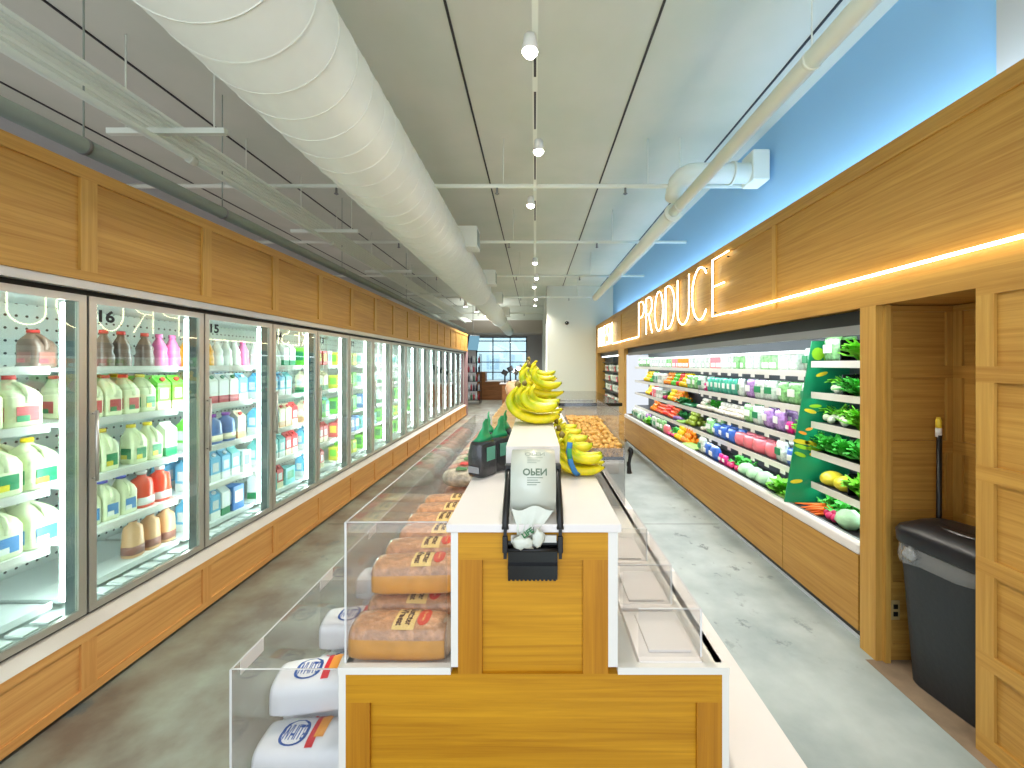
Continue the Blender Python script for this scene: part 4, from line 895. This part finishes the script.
# ------------------------------------------------------------------ cooler products
mat('milk', (236, 240, 200), .35, sss=.0); mat('milkwhite', (244, 246, 240), .35); mat('juice_o', (246, 170, 50), .3, coat=.4); mat('juice_r', (236, 70, 30), .3, coat=.4)
mat('choc', (120, 92, 78), .35, coat=.3); mat('pinkmilk', (240, 120, 180), .35, coat=.3); mat('capred', (214, 50, 50), .4); mat('capyel', (244, 214, 20), .4); mat('capblue', (70, 80, 190), .4); mat('capwhite', (240, 240, 240), .4); mat('cappurple', (150, 60, 170), .4)
mat('lblred', (190, 70, 80), .4); mat('lblgreen', (40, 140, 90), .4); mat('lblyel', (236, 214, 50), .4); mat('lblblue', (80, 140, 200), .4); mat('cartgreen', (120, 214, 70), .4); mat('cartblue', (110, 190, 232), .4); mat('cartblue2', (60, 120, 190), .4)
mat('cartteal', (120, 200, 200), .4); mat('cartred', (220, 60, 66), .4); mat('cartcream', (244, 232, 196), .4); mat('tan', (222, 170, 122), .4, coat=.3); mat('brownlbl', (150, 96, 84), .4); mat('cartyel', (230, 226, 70), .4); mat('bluebig', (70, 110, 180), .3, coat=.4)
def jug(name, cap, lm, lm2, h=.26, w=.074, body='milk'):
    b = MB(); k = h/.26
    b.loft([(0, w*.9, w*.9, 5), (.012*k, w, w, 5), (.15*k, w, w, 5), (.18*k, w*.86, w*.94, 4, -w*.13, 0), (.207*k, w*.6, w*.66, 3, -w*.28, 0), (.224*k, .025, .025, 2, -w*.36, 0), (.236*k, .021, .021, 2, -w*.36, 0)], 20)
    b.sweep([(-w*.35, 0, .218*k), (w*.25, 0, .216*k), (w*.74, 0, .195*k), (w*.93, 0, .16*k), (w*.88, 0, .12*k)], [.012, .011, .0115, .013, .014], 8)
    o = b.build(name, body)
    MB().loft([(.237*k, .024, .024, 2, -w*.36, 0), (.258*k, .023, .023, 2, -w*.36, 0)], 14).build('cap', cap, o)
    l = MB(); l.box(-w*.55, w*.70, -w-.0015, -w-.0002, .035*k, .105*k, 0); l.box(-w*.55, w*.2, -w-.0022, -w-.0015, .035*k, .062*k, 1); l.box(w+.0002, w+.0015, -w*.6, w*.6, .03*k, .105*k, 0); l.box(w+.0015, w+.0022, -w*.6, w*.1, .03*k, .06*k, 1)
    l.build('label', [lm, lm2], o); return o
def bottle(name, body, cap, h=.21, r=.04, waist=True, lm=None):
    b = MB(); b.loft([(0, r*.9, r*.9, 3), (.008, r, r, 3), (h*.30, r, r, 3), (h*.42, r*(.9 if waist else 1), r*(.9 if waist else 1), 2.4), (h*.55, r, r, 2.4), (h*(.72 if waist else .76), r*(.72 if waist else .93), r*(.72 if waist else .93)), (h*.84, r*.42, r*.42), (h*.90, r*.40, r*.40)], 16)
    o = b.build(name, body); MB().loft([(h*.901, r*.48, r*.48), (h, r*.46, r*.46)], 12).build('cap', cap, o)
    if lm: MB().loft([(h*.08, r*1.015, r*1.015, 3), (h*.29, r*1.015, r*1.015, 3)], 16).build('label', lm, o)
    return o
def carton(name, c1, c2, cap=None, h=.235, w=.046, d_=.046):
    b = MB(); hs = h*.78
    b.box(-d_, d_, -w, w, 0, hs*.32, 1); b.box(-d_, d_, -w, w, hs*.32, hs, 0)
    b.add([(-d_, -w, hs), (d_, -w, hs), (d_, w, hs), (-d_, w, hs), (-d_*.0-.004, -w*.96, h*.94), (.004, -w*.96, h*.94), (.004, w*.96, h*.94), (-.004, w*.96, h*.94)], [(0, 1, 5, 4), (1, 2, 6, 5), (2, 3, 7, 6), (3, 0, 4, 7), (4, 5, 6, 7)], 0)
    b.box(-.003, .003, -w*.96, w*.96, h*.94, h, 0)
    o = b.build(name, [c1, c2])
    q = MB(); q.box(d_+.0002, d_+.001, -w*.6, w*.6, hs*.42, hs*.8); q.box(-d_*.6, d_*.6, -w-.001, -w-.0002, hs*.42, hs*.8); q.build('panel', 'capwhite', o)
    if cap: MB().loft([(0, .016, .016), (.014, .015, .015)], 12, T=Matrix.Translation((d_*.55, 0, (hs+h*.94)/2+.003)) @ Matrix.Rotation(.9, 4, 'Y')).build('cap', cap, o)
    return o
def box_(name, c1, c2, h=.16, w=.05, d_=.06):
    b = MB(); b.bbox(-d_, d_, -w, w, 0, h, .003); o = b.build(name, c1)
    q = MB(); q.box(d_+.0002, d_+.001, -w*.7, w*.7, h*.3, h*.8); q.box(-d_*.7, d_*.7, -w-.001, -w-.0002, h*.3, h*.8); q.build('panel', c2, o); return o
PR = {
 'jug_red': (jug('milk_jug', 'capred', 'lblred', 'lblgreen'), 'red-capped milk jug', 'jug', .152),
 'jug_yel': (jug('milk_jug', 'capyel', 'lblgreen', 'lblyel'), 'yellow-capped milk jug', 'jug', .152),
 'jug_blue': (jug('milk_jug', 'capblue', 'lblblue', 'milkwhite'), 'blue-capped milk jug', 'jug', .152),
 'jug_s_red': (jug('milk_jug', 'capred', 'lblred', 'lblgreen', .25, .051), 'slim red-capped milk jug', 'jug', .107),
 'jug_s_yel': (jug('milk_jug', 'capyel', 'lblgreen', 'lblyel', .25, .051), 'slim yellow-capped milk jug', 'jug', .107),
 'jug_s_blue': (jug('milk_jug', 'capblue', 'lblblue', 'milkwhite', .24, .050), 'slim blue-capped milk jug', 'jug', .105),
 'choc': (bottle('milk_bottle', 'choc', 'capred', .225, .044), 'chocolate milk bottle with red cap', 'bottle', .1),
 'choc_big': (jug('milk_jug', 'capred', 'brownlbl', 'lblred', .2, .055, 'choc'), 'chocolate milk jug with red cap', 'jug', .125),
 'pink': (bottle('milk_bottle', 'pinkmilk', 'pinkmilk', .225, .044), 'strawberry pink milk bottle', 'bottle', .098),
 'orange': (bottle('juice_bottle', 'juice_o', 'juice_o', .22, .042), 'orange juice bottle', 'bottle', .092),
 'redjuice': (bottle('juice_bottle', 'juice_r', 'capwhite', .235, .056, False, 'capwhite'), 'red-orange juice bottle with white base', 'bottle', .124),
 'clear': (bottle('milk_bottle', 'milkwhite', 'capwhite', .22, .042), 'white milk bottle', 'bottle', .095),
 'tan': (bottle('tea_bottle', 'tan', 'brownlbl', .25, .05, False, 'brownlbl'), 'tan drink bottle with brown base', 'bottle', .112),
 'bluebig': (bottle('drink_bottle', 'bluebig', 'cappurple', .235, .062, False, 'cartcream'), 'wide blue bottle with purple cap', 'bottle', .14),
 'c_green': (carton('milk_carton', 'cartgreen', 'capwhite'), 'lime green carton', 'carton', .105),
 'c_redtop': (carton('milk_carton', 'cartgreen', 'cartcream', 'capred'), 'green carton with red screw cap', 'carton', .105),
 'c_white': (carton('milk_carton', 'milkwhite', 'lblgreen'), 'white carton with green foot', 'carton', .105),
 'c_whitered': (carton('milk_carton', 'milkwhite', 'lblred', 'lblgreen'), 'white carton with red foot', 'carton', .108),
 'c_blue': (carton('milk_carton', 'cartblue', 'milkwhite', 'capwhite'), 'light blue carton', 'carton', .105),
 'c_teal': (carton('milk_carton', 'cartteal', 'capwhite'), 'teal carton', 'carton', .105),
 'c_red': (carton('milk_carton', 'cartred', 'cartcream', 'capred'), 'red carton', 'carton', .105),
 'c_cream': (carton('milk_carton', 'cartcream', 'tan', 'capred'), 'cream carton with red cap', 'carton', .105),
 'c_tan': (carton('milk_carton', 'cartcream', 'lblgreen'), 'tall cream carton', 'carton', .105),
 'b_blue': (box_('drink_pack', 'cartblue2', 'capwhite', .2, .06, .06), 'dark blue drink pack', 'pack', .14),
 'b_teal': (box_('drink_pack', 'cartteal', 'lblgreen', .17, .08, .06), 'teal drink pack', 'pack', .18),
 'b_green': (box_('drink_pack', 'cartgreen', 'lblgreen', .2, .06, .06), 'bright green drink pack', 'pack', .14),
 'b_yel': (box_('drink_pack', 'cartyel', 'cartgreen', .17, .06, .06), 'yellow-green drink pack', 'pack', .14),
 'b_red': (box_('drink_pack', 'cartred', 'lblyel', .18, .05, .06), 'red drink pack', 'pack', .115),
 'b_white': (box_('drink_pack', 'milkwhite', 'cartteal', .18, .05, .06), 'white drink pack', 'pack', .115),
}
SHN = ['bottom deck', 'lowest shelf', 'second shelf', 'third shelf', 'top shelf']
_ = 'gap'
LAY = {  # door number -> shelf (0 deck .. 4 top) -> items going away from the camera; (gap, metres)
 17: {4: [(_, .56), 'choc_big'], 3: [(_, .30), 'jug_red', 'jug_red'], 2: [(_, .22), 'jug_yel', 'jug_yel', 'jug_yel'], 1: [(_, .22), 'jug_blue', 'jug_blue', 'jug_blue'], 0: []},
 16: {4: [(_, .16), 'choc', 'choc', (_, .05), 'choc', 'pink', 'pink'], 3: [(_, .07), 'jug_s_red', 'jug_s_red', 'jug_s_red', 'jug_s_yel', 'c_redtop', 'c_redtop'],
      2: [(_, .05), 'jug_s_yel', 'jug_s_yel', (_, .07), 'jug_s_yel', 'jug_s_yel', 'c_white'], 1: [(_, .06), 'jug_s_blue', 'jug_s_blue', 'jug_s_blue', 'redjuice', 'redjuice'], 0: [(_, .33), 'tan', 'tan', 'tan']},
 15: {4: ['orange', 'orange', 'orange', 'clear', 'clear', 'clear', 'pink'], 3: [(_, .08), 'c_whitered', 'c_whitered', 'c_whitered', 'c_whitered', 'c_blue'], 2: ['c_green', 'c_green', 'bluebig', 'bluebig', 'c_cream'],
      1: ['c_blue', 'c_blue', 'c_blue', 'c_blue', 'c_teal', 'b_white'], 0: ['c_blue', 'c_blue', 'c_blue', 'c_white', 'b_blue']},
 14: {4: ['clear', 'clear', 'clear', 'clear', 'c_white', 'c_white'], 3: ['c_blue', 'c_cream', 'c_blue', 'c_blue', 'c_teal'], 2: ['c_blue', 'c_blue', 'c_blue', 'c_cream', 'c_cream', 'c_red'],
      1: ['c_teal', 'c_teal', 'c_teal', 'c_teal', 'c_red', 'c_red'], 0: ['c_white', 'b_teal', 'c_red', 'b_teal']},
 13: {4: ['b_green', 'b_red', 'b_red', 'b_red', 'b_white'], 3: ['c_tan', 'c_tan', 'c_tan', 'c_tan', 'c_tan'], 2: ['c_cream', 'c_cream', 'c_cream', 'b_green', 'c_teal'], 1: ['c_blue', 'c_blue', 'c_blue', 'c_red', 'c_red'], 0: ['c_blue', 'b_red', 'b_red', 'c_red']},
 12: {4: ['b_yel', 'b_yel', 'b_yel', 'b_yel'], 3: ['b_yel', 'b_yel', 'b_yel', 'b_green'], 2: ['b_green', 'b_green', 'b_green', 'b_green'], 1: ['b_red', 'c_red', 'b_blue', 'b_blue', 'b_blue'], 0: ['b_yel', 'b_green', 'b_yel', 'b_yel']},
 11: {4: ['b_white']*5, 3: ['b_white']*5, 2: ['b_blue', 'b_teal', 'b_teal'], 1: ['b_teal']*3, 0: ['b_green']*3},
 10: {4: ['b_white']*5, 3: ['c_white']*5, 2: ['c_white']*5, 1: ['b_green']*4, 0: ['b_green']*4},
 9: {4: ['b_white']*5, 3: ['c_white']*5, 2: ['b_green']*4, 1: ['b_yel']*4, 0: ['b_green']*4},
 8: {3: ['b_white']*5, 2: ['c_white']*5, 1: ['b_green']*4},
}
cnt = {}
for dn, sh in LAY.items():
    yb = YB[17-dn]; door = {17: 'behind the nearest cooler door', 16: 'behind door sixteen', 15: 'behind door fifteen', 14: 'behind door fourteen'}.get(dn, f'behind the {ORD[18-dn]} cooler door')
    for si, items in sh.items():
        y = yb+.115
        for it in items:
            if isinstance(it, tuple): y += it[1]; continue
            src, lab, cat, wd = PR[it]
            if y+wd > yb+P0+.10: break
            key = (dn, si, lab); cnt[key] = cnt.get(key, 0)+1
            for row in range(2 if (dn >= 15 and it[0] != 'b') else 1):
                if row == 1 and (dn, si) not in ((17, 3), (17, 2), (17, 1), (16, 3), (15, 1), (15, 3)): break
                place(src, USED, (-2.60-row*.175, y+wd/2, SH[si]+.0005), R.uniform(-.05, .05), f'{lab}, {ORD[cnt[key]]} {"in the rear row," if row else "on the"} {SHN[si]} {door}', cat, f'{lab}s {door}')
            y += wd+.002
for k_ in list(PR):
    if not USED.get(PR[k_][0].name):
        r0 = PR[k_][0]
        for ch in list(r0.children): bpy.data.objects.remove(ch)
        bpy.data.objects.remove(r0)
# price rails: cards along each shelf edge are part of the shelf in the photo; a few coloured tags
# ------------------------------------------------------------------ produce
mat('pepy', (250, 206, 20), .25, coat=.6); mat('pepr', (226, 46, 30), .25, coat=.6); mat('pepo', (248, 140, 24), .25, coat=.6); mat('pepg', (90, 190, 50), .25, coat=.6); mat('cuke', (30, 110, 60), .35, bump=.3); mat('tomato', (240, 90, 40), .25, coat=.6)
mat('lettuce', (130, 214, 60), .45, var=.25, vscale=20); mat('kale', (74, 190, 66), .5, var=.35, vscale=25); mat('dkgreen', (40, 132, 60), .5, var=.35, vscale=25); mat('cabbage', (176, 222, 178), .45, bump=.8, bscale=22, var=.15, vscale=14); mat('squash', (232, 216, 60), .35, coat=.3, var=.06); mat('carrot', (250, 120, 30), .4)
mat('bulbw', (236, 244, 220), .35, coat=.3); mat('radish', (220, 50, 110), .35, coat=.4); mat('purple', (150, 110, 180), .4, coat=.4); mat('garlic', (232, 226, 210), .5, bump=.4); mat('olive', (150, 170, 50), .4, coat=.3); mat('bluebag', (60, 110, 200), .3, coat=.7, bump=.4, bscale=30); mat('pinkpk', (240, 120, 130), .3, coat=.7, bump=.4, bscale=30); mat('tealpk', (70, 180, 150), .3, coat=.7, bump=.3, bscale=30)
mat('saladbag', (140, 200, 130), .25, coat=1, bump=.7, bscale=40, var=.45, vscale=35); mat('saladwhite', (214, 230, 214), .25, coat=1, bump=.7, bscale=40, var=.3, vscale=35); mat('saladpurple', (170, 130, 190), .25, coat=1, bump=.7, bscale=40, var=.4, vscale=35); mat('stalk', (150, 200, 90), .4); mat('magenta', (236, 40, 140), .35, coat=.5)
def leafy(name, m, n=46, r=.075, h=.1, seed=0, lw=.03):
    q = random.Random(seed); b = MB()
    for i in range(n):
        a = q.uniform(0, 2*PI); tl_ = q.uniform(.15, 1.15); ln_ = q.uniform(.6, 1)*h; base = Vector((q.uniform(-.3, .3)*r, q.uniform(-.3, .3)*r, .004+q.uniform(0, .35)*h))
        d0 = Vector((math.cos(a)*math.sin(tl_), math.sin(a)*math.sin(tl_), math.cos(tl_))); sd = Vector((-math.sin(a), math.cos(a), 0)); vs = []
        for s in range(4):
            t = s/3; c = base+d0*ln_*t+Vector((math.cos(a)*.25*ln_*t*t, math.sin(a)*.25*ln_*t*t, -.22*ln_*t*t)); w_ = lw*(.35, 1, .95, .3)[s]
            for e in (-1, 0, 1): p = c+sd*e*w_+Vector((0, 0, .012*abs(e)*(1 if (s+i) % 2 else -.6))); p.z = max(p.z, .002); vs.append(p)
        b.add(vs, [(3*s+e, 3*s+e+1, 3*s+e+4, 3*s+e+3) for s in range(3) for e in range(2)], 0, True)
    return b.build(name, m)
def pepper(name, m):
    o = MB().blob((0, 0, .042), (.04, .038, .042), lob=4, la=.09, nu=16, nv=8).build(name, m); MB().sweep([(0, 0, .078), (.004, 0, .096)], [.006, .004], 6).build('stem', 'stalk', o); return o
def pillow(name, m, pm=None, w=.085, d_=.05, h=.19):
    b = MB(); rs = []
    for i in range(9):
        t = i/8; k = math.sin(PI*(.08+.84*t))**.45; rs.append([(d_*k*math.cos(2*PI*j/14)*(1+.08*math.sin(j*2.1+i)), w*(.86+.14*k)*math.sin(2*PI*j/14), h*t) for j in range(14)])
    o = b.rings(rs).build(name, m)
    if pm: MB().bbox(-d_-.004, -d_+.004, -w*.5, w*.5, h*.35, h*.68, .002).build('label', pm, o)
    return o
def clam(name, m, top='milkwhite', w=.065, d_=.05, h=.175):
    o = MB().bbox(-d_, d_, -w, w, 0, h*.8, .006).build(name, m); MB().bbox(-d_-.003, d_+.003, -w-.003, w+.003, h*.8+.0005, h, .005).build('lid', top, o)
    MB().box(-d_-.0015, -d_-.0003, -w*.7, w*.7, h*.12, h*.42).build('label', 'milkwhite', o); return o
def bunchveg(name, bm, lm, n=6, seed=0):
    q = random.Random(seed); o = None; b = MB()
    for i in range(n): b.blob((q.uniform(-.03, .03), -.05+.1*i/(n-1), .03+q.uniform(0, .02)), (.026, .024, .026), nu=8, nv=6)
    o = b.build(name, bm)
    l = leafy('leaf_top', lm, 22, .05, .12, seed, .02); l.parent = o; l.location = (.07, 0, .03); return o
def carrots(seed, n=9):
    q = random.Random(seed); b = MB()
    for i in range(n):
        y = -.07+.14*i/(n-1); z = .016+(.026 if i % 2 else 0)
        b.sweep([(-.11, y+q.uniform(-.04, .04), z), (.0, y, z), (.09, y*.5, z+.004)], [.003, .011, .016], 7)
    o = b.build('carrot_bunch', 'carrot'); l = leafy('carrot_tops', 'kale', 22, .05, .12, seed, .012); l.parent = o; l.location = (.12, 0, .02); return o
def longveg(name, m, n=4, r=.022, L_=.2):
    b = MB()
    for i in range(n): b.sweep([(-L_/2, -.05+.04*i, r), (-L_*.3, -.05+.04*i, r), (0, -.05+.04*i, r+.004), (L_*.3, -.05+.04*i, r), (L_/2, -.05+.04*i, r)], [.006, r, r, r, .008], 8)
    return b.build(name, m)
# one object = one countable item; 'w' spacing
PV = {
 'pepy': (pepper('bell_pepper', 'pepy'), 'yellow bell pepper', 'pepper', .082, 2), 'pepr': (pepper('bell_pepper', 'pepr'), 'red bell pepper', 'pepper', .082, 2), 'pepo': (pepper('bell_pepper', 'pepo'), 'orange bell pepper', 'pepper', .082, 2), 'pepg': (pepper('bell_pepper', 'pepg'), 'green bell pepper', 'pepper', .082, 2),
 'tom': (MB().blob((0, 0, .034), (.037, .037, .034)).build('tomato', 'tomato'), 'orange-red tomato', 'tomato', .076, 2),
 'bagg': (pillow('salad_bag', 'saladbag', 'milkwhite'), 'green salad bag', 'salad bag', .175, 1), 'bagw': (pillow('salad_bag', 'saladwhite', 'lblgreen'), 'pale salad bag', 'salad bag', .175, 1), 'bagp': (pillow('salad_bag', 'saladpurple', 'milkwhite'), 'purple salad bag', 'salad bag', .175, 1),
 'bagb': (pillow('veg_bag', 'bluebag', 'milkwhite', .09, .06, .15), 'blue vegetable bag', 'vegetable bag', .185, 1), 'bagr': (pillow('veg_bag', 'pinkpk', None, .09, .06, .14), 'red-pink vegetable bag', 'vegetable bag', .185, 1), 'bagt': (pillow('veg_bag', 'tealpk', 'milkwhite', .05, .04, .18), 'teal vegetable pack', 'vegetable pack', .11, 1),
 'clw': (clam('salad_box', 'saladwhite'), 'pale boxed salad', 'salad box', .137, 1), 'clg': (clam('salad_box', 'saladbag'), 'green boxed salad', 'salad box', .137, 1), 'clp': (clam('salad_box', 'pinkpk'), 'pink boxed fruit', 'fruit box', .137, 1), 'clo': (clam('salad_box', 'pepo'), 'orange boxed fruit', 'fruit box', .137, 1),
 'let': (leafy('lettuce_head', 'lettuce', 70, .09, .15, 3, .036), 'bright green lettuce', 'lettuce', .16, 1), 'kale': (leafy('parsley_bunch', 'kale', 90, .09, .15, 5, .022), 'green parsley bunch', 'herb bunch', .14, 1), 'dk': (leafy('greens_bunch', 'dkgreen', 50, .08, .11, 8, .028), 'dark green leafy bunch', 'greens', .15, 1),
 'cab': (MB().blob((0, 0, .065), (.078, .078, .066), nz=.12, nu=18, nv=12).build('cabbage', 'cabbage'), 'pale green cabbage', 'cabbage', .158, 1),
 'sq': (MB().blob((0, 0, .062), (.082, .12, .064), nu=18, nv=10).build('squash', 'squash'), 'large yellow squash', 'squash', .25, 1), 'sqs': (MB().blob((0, 0, .055), (.09, .062, .057), nu=18, nv=10).build('squash', 'squash'), 'smaller yellow squash', 'squash', .14, 1),
 'bok': (bunchveg('bok_choy', 'bulbw', 'lettuce', 5, 2), 'white-stemmed bok choy bunch', 'bok choy', .15, 1), 'rad': (bunchveg('radish_bunch', 'radish', 'kale', 6, 4), 'pink radish bunch', 'radish bunch', .15, 1), 'tur': (bunchveg('turnip_bunch', 'garlic', 'kale', 6, 9), 'white turnip bunch', 'turnip bunch', .15, 1), 'pur': (bunchveg('beet_bunch', 'purple', 'dkgreen', 6, 11), 'purple beet bunch', 'beet bunch', .15, 1),
 'car': (carrots(3), 'orange carrot bunch', 'carrot bunch', .17, 1), 'cuk': (longveg('cucumber_pack', 'cuke'), 'dark green cucumber stack', 'cucumbers', .17, 1), 'zuc': (longveg('celery_pack', 'stalk', 5, .018), 'lime green celery bundle', 'celery', .19, 1), 'gar': (MB().blob((0, 0, .028), (.034, .034, .03), lob=5, la=.08).build('garlic_bulb', 'garlic'), 'white garlic bulb', 'garlic', .07, 2),
 'mag': (pillow('veg_bag', 'magenta', 'milkwhite', .045, .03, .1), 'magenta radish bag', 'vegetable bag', .1, 1), 'oli': (MB().blob((0, 0, .04), (.045, .045, .042), nz=.1).build('avocado', 'olive'), 'olive green avocado', 'avocado', .092, 2),
}
PN = {}
def fill(z, seq, y_start, xf, where, step=1, zoff=0, xj=.0, hlim=.27):
    # seq: list of (kind, metres) going away from the camera
    y = y_start
    for kind, ln_ in seq:
        if kind == _: y += ln_; continue
        src, lab, cat, wd, layers = PV[kind]; end = y+ln_; n = max(1, int((end-y)/wd+.25)); w2 = ln_/n
        for i in range(n):
            for ly in range(layers+1 if layers == 2 else 1):
                if ly == 1 and i == n-1: continue
                for rw in range((3, 2, 1)[ly] if layers == 2 else 2 if kind[:2] in ('ba', 'cl') and hlim < .3 and 'deck' not in where else 1):
                    key = (where, lab); PN[key] = PN.get(key, 0)+1; k = PN[key]
                    yy = y+w2*(i+.5)+(w2*.5 if ly == 1 else 0); hh = {'pepy': .062, 'pepr': .062, 'pepo': .062, 'pepg': .062, 'tom': .052, 'gar': .042, 'oli': .062}.get(kind, 0)
                    xx = xf+R.uniform(0, .012)+(.078*rw+.039*ly if layers == 2 else .115*rw)
                    rz = R.uniform(-.25, .25) if layers == 1 and src.name[:4] in ('sala', 'veg_') else R.uniform(-.5, .5) if kind not in ('car', 'cuk', 'zuc', 'bok', 'rad', 'tur', 'pur', 'sq', 'sqs') else R.uniform(-.15, .15)
                    od = ORD[k] if k < 40 else ['fortieth', 'forty-first', 'forty-second', 'forty-third', 'forty-fourth', 'forty-fifth', 'forty-sixth', 'forty-seventh', 'forty-eighth', 'forty-ninth', 'fiftieth'][k-40] if k <= 50 else 'later-'+ORD[k-50]
                    o = place(src, USED, (xx, yy, z+.0005+hh*ly+zoff), rz, f'{lab}, {od} {where}', cat, f'{lab}s {where.split(" on the ")[-1]}')
        y = end
# near section beside the niche (y 2.42 .. 3.13)
nw = lambda s: f'from the niche on the near section {s}'
fill(NS[4], [('let', .16), (_, .12), ('bagg', .18)], 2.66, 2.26, nw('top shelf'))
fill(NS[3], [('kale', .17), (_, .05), ('bok', .14), ('cab', .1)][:3], 2.66, 2.24, nw('second shelf'))
fill(NS[2], [('let', .15), ('bok', .32)], 2.65, 2.24, nw('third shelf'))
fill(NS[1], [('kale', .5)], 2.62, 2.24, nw('fourth shelf'))
fill(NS[0], [('let', .14), (_, .04), ('sqs', .13), ('sqs', .15)], 2.65, 2.25, nw('lowest shelf'))
fill(.585, [('cab', .16), ('rad', .13), ('car', .19)], 2.62, 2.11, nw('bottom deck'))
fill(.585, [('kale', .55)], 2.45, 2.32, nw('back of the bottom deck'))
# black chalk dividers
for k, (y, z, zh) in enumerate(((2.88, NS[4], .16), (2.86, NS[3], .15), (2.81, NS[0], .15))):
    o = MB().bbox(2.20, 2.44, y, y+.008, z+.0005, z+zh, .003).build('shelf_divider', 'black_gloss'); tag(o, ('black upright divider on the top shelf of the near produce section', 'black upright divider on the second shelf of the near produce section', 'black upright divider beside the squash on the lowest near shelf')[k], 'divider', 'black shelf dividers')
# far sections (y 3.17 .. 8.7)
fw_ = lambda s: f'beyond the green divider on the {s}'
fill(FS[3], [('bagw', .18), ('clw', .28), ('clg', .28), ('clw', .28), ('clg', .28), ('clw', .28), ('clp', .28), ('clw', .7), ('clo', .42), ('clp', .28), ('clg', .28), ('clw', .28), ('clw', .42), ('clw', .3), ('bagg', .9)], 3.18, 2.25, fw_('upper shelf'))
fill(FS[2], [('bagw', .18), ('bagg', .35), ('bagw', .35), ('bagp', .2), ('bagw', .17), ('bagt', .44), ('bagt', .33), ('mag', .1), ('bagw', .19), ('bagg', .35), ('pepy', .33), ('pepr', .16), ('pepg', .25), ('pepo', .33), ('clw', .28), ('bagw', .34), ('pepg', .25), ('pepy', .42)], 3.18, 2.25, fw_('second shelf'))
fill(FS[1], [('let', .15), ('rad', .15), ('mag', .1), ('bagp', .35), ('bagw', .18), ('bagg', .17), ('gar', .7), ('tur', .3), (_, .05), ('gar', .2), ('cuk', .35), ('dk', .3), ('pepo', .33), ('pepy', .25), (_, .1), ('rad', .15), ('clw', .28), ('clp', .28), ('pepr', .16), ('pepy', .33)], 3.18, 2.25, fw_('third shelf'))
fill(FS[0], [('bagw', .18), ('bagb', .19), ('bagw', .17), ('bagr', .37), ('bagr', .37), ('bagb', .37), ('bagb', .19), ('bagg', .17), ('tur', .15), (_, .3), ('oli', .28), ('zuc', .19), ('pur', .3), ('tom', .31), ('pepr', .25), ('tom', .46), ('pepo', .3)], 3.18, 2.25, fw_('lowest shelf'))
fill(.585, [('zuc', .1), ('let', .12), ('cab', .64), ('rad', .3), ('mag', .2), ('bagb', .37), ('bagw', .17), ('zuc', .38), ('pepo', .25), ('pepy', .25), ('rad', .3), ('bagr', .19), ('bagg', .35), ('bagw', .35), ('let', .16), ('bagp', .18), ('bagw', .35), ('cab', .16), ('bagw', .5)], 3.20, 2.10, fw_('bottom deck'))
# far dairy case boxes
for zi, z in enumerate((.62, .95, 1.22, 1.49)):
    for k in range(11):
        kk2 = ('clw', 'clw', 'clp', 'bagw')[(k*3+zi) % 4]; key = ('fd', zi, kk2); PN[key] = PN.get(key, 0)+1
        place(PV[kk2][0], USED, (2.2, 9.55+k*.265, z+.0005), 0, f'{PV[kk2][1]}, {ORD[PN[key]]} on the {ORD[zi+1]} level of the far small case', PV[kk2][2], 'packs in the far small case')
for k_ in list(PV):
    if not USED.get(PV[k_][0].name):
        r0 = PV[k_][0]
        for ch in list(r0.children): bpy.data.objects.remove(ch)
        bpy.data.objects.remove(r0)
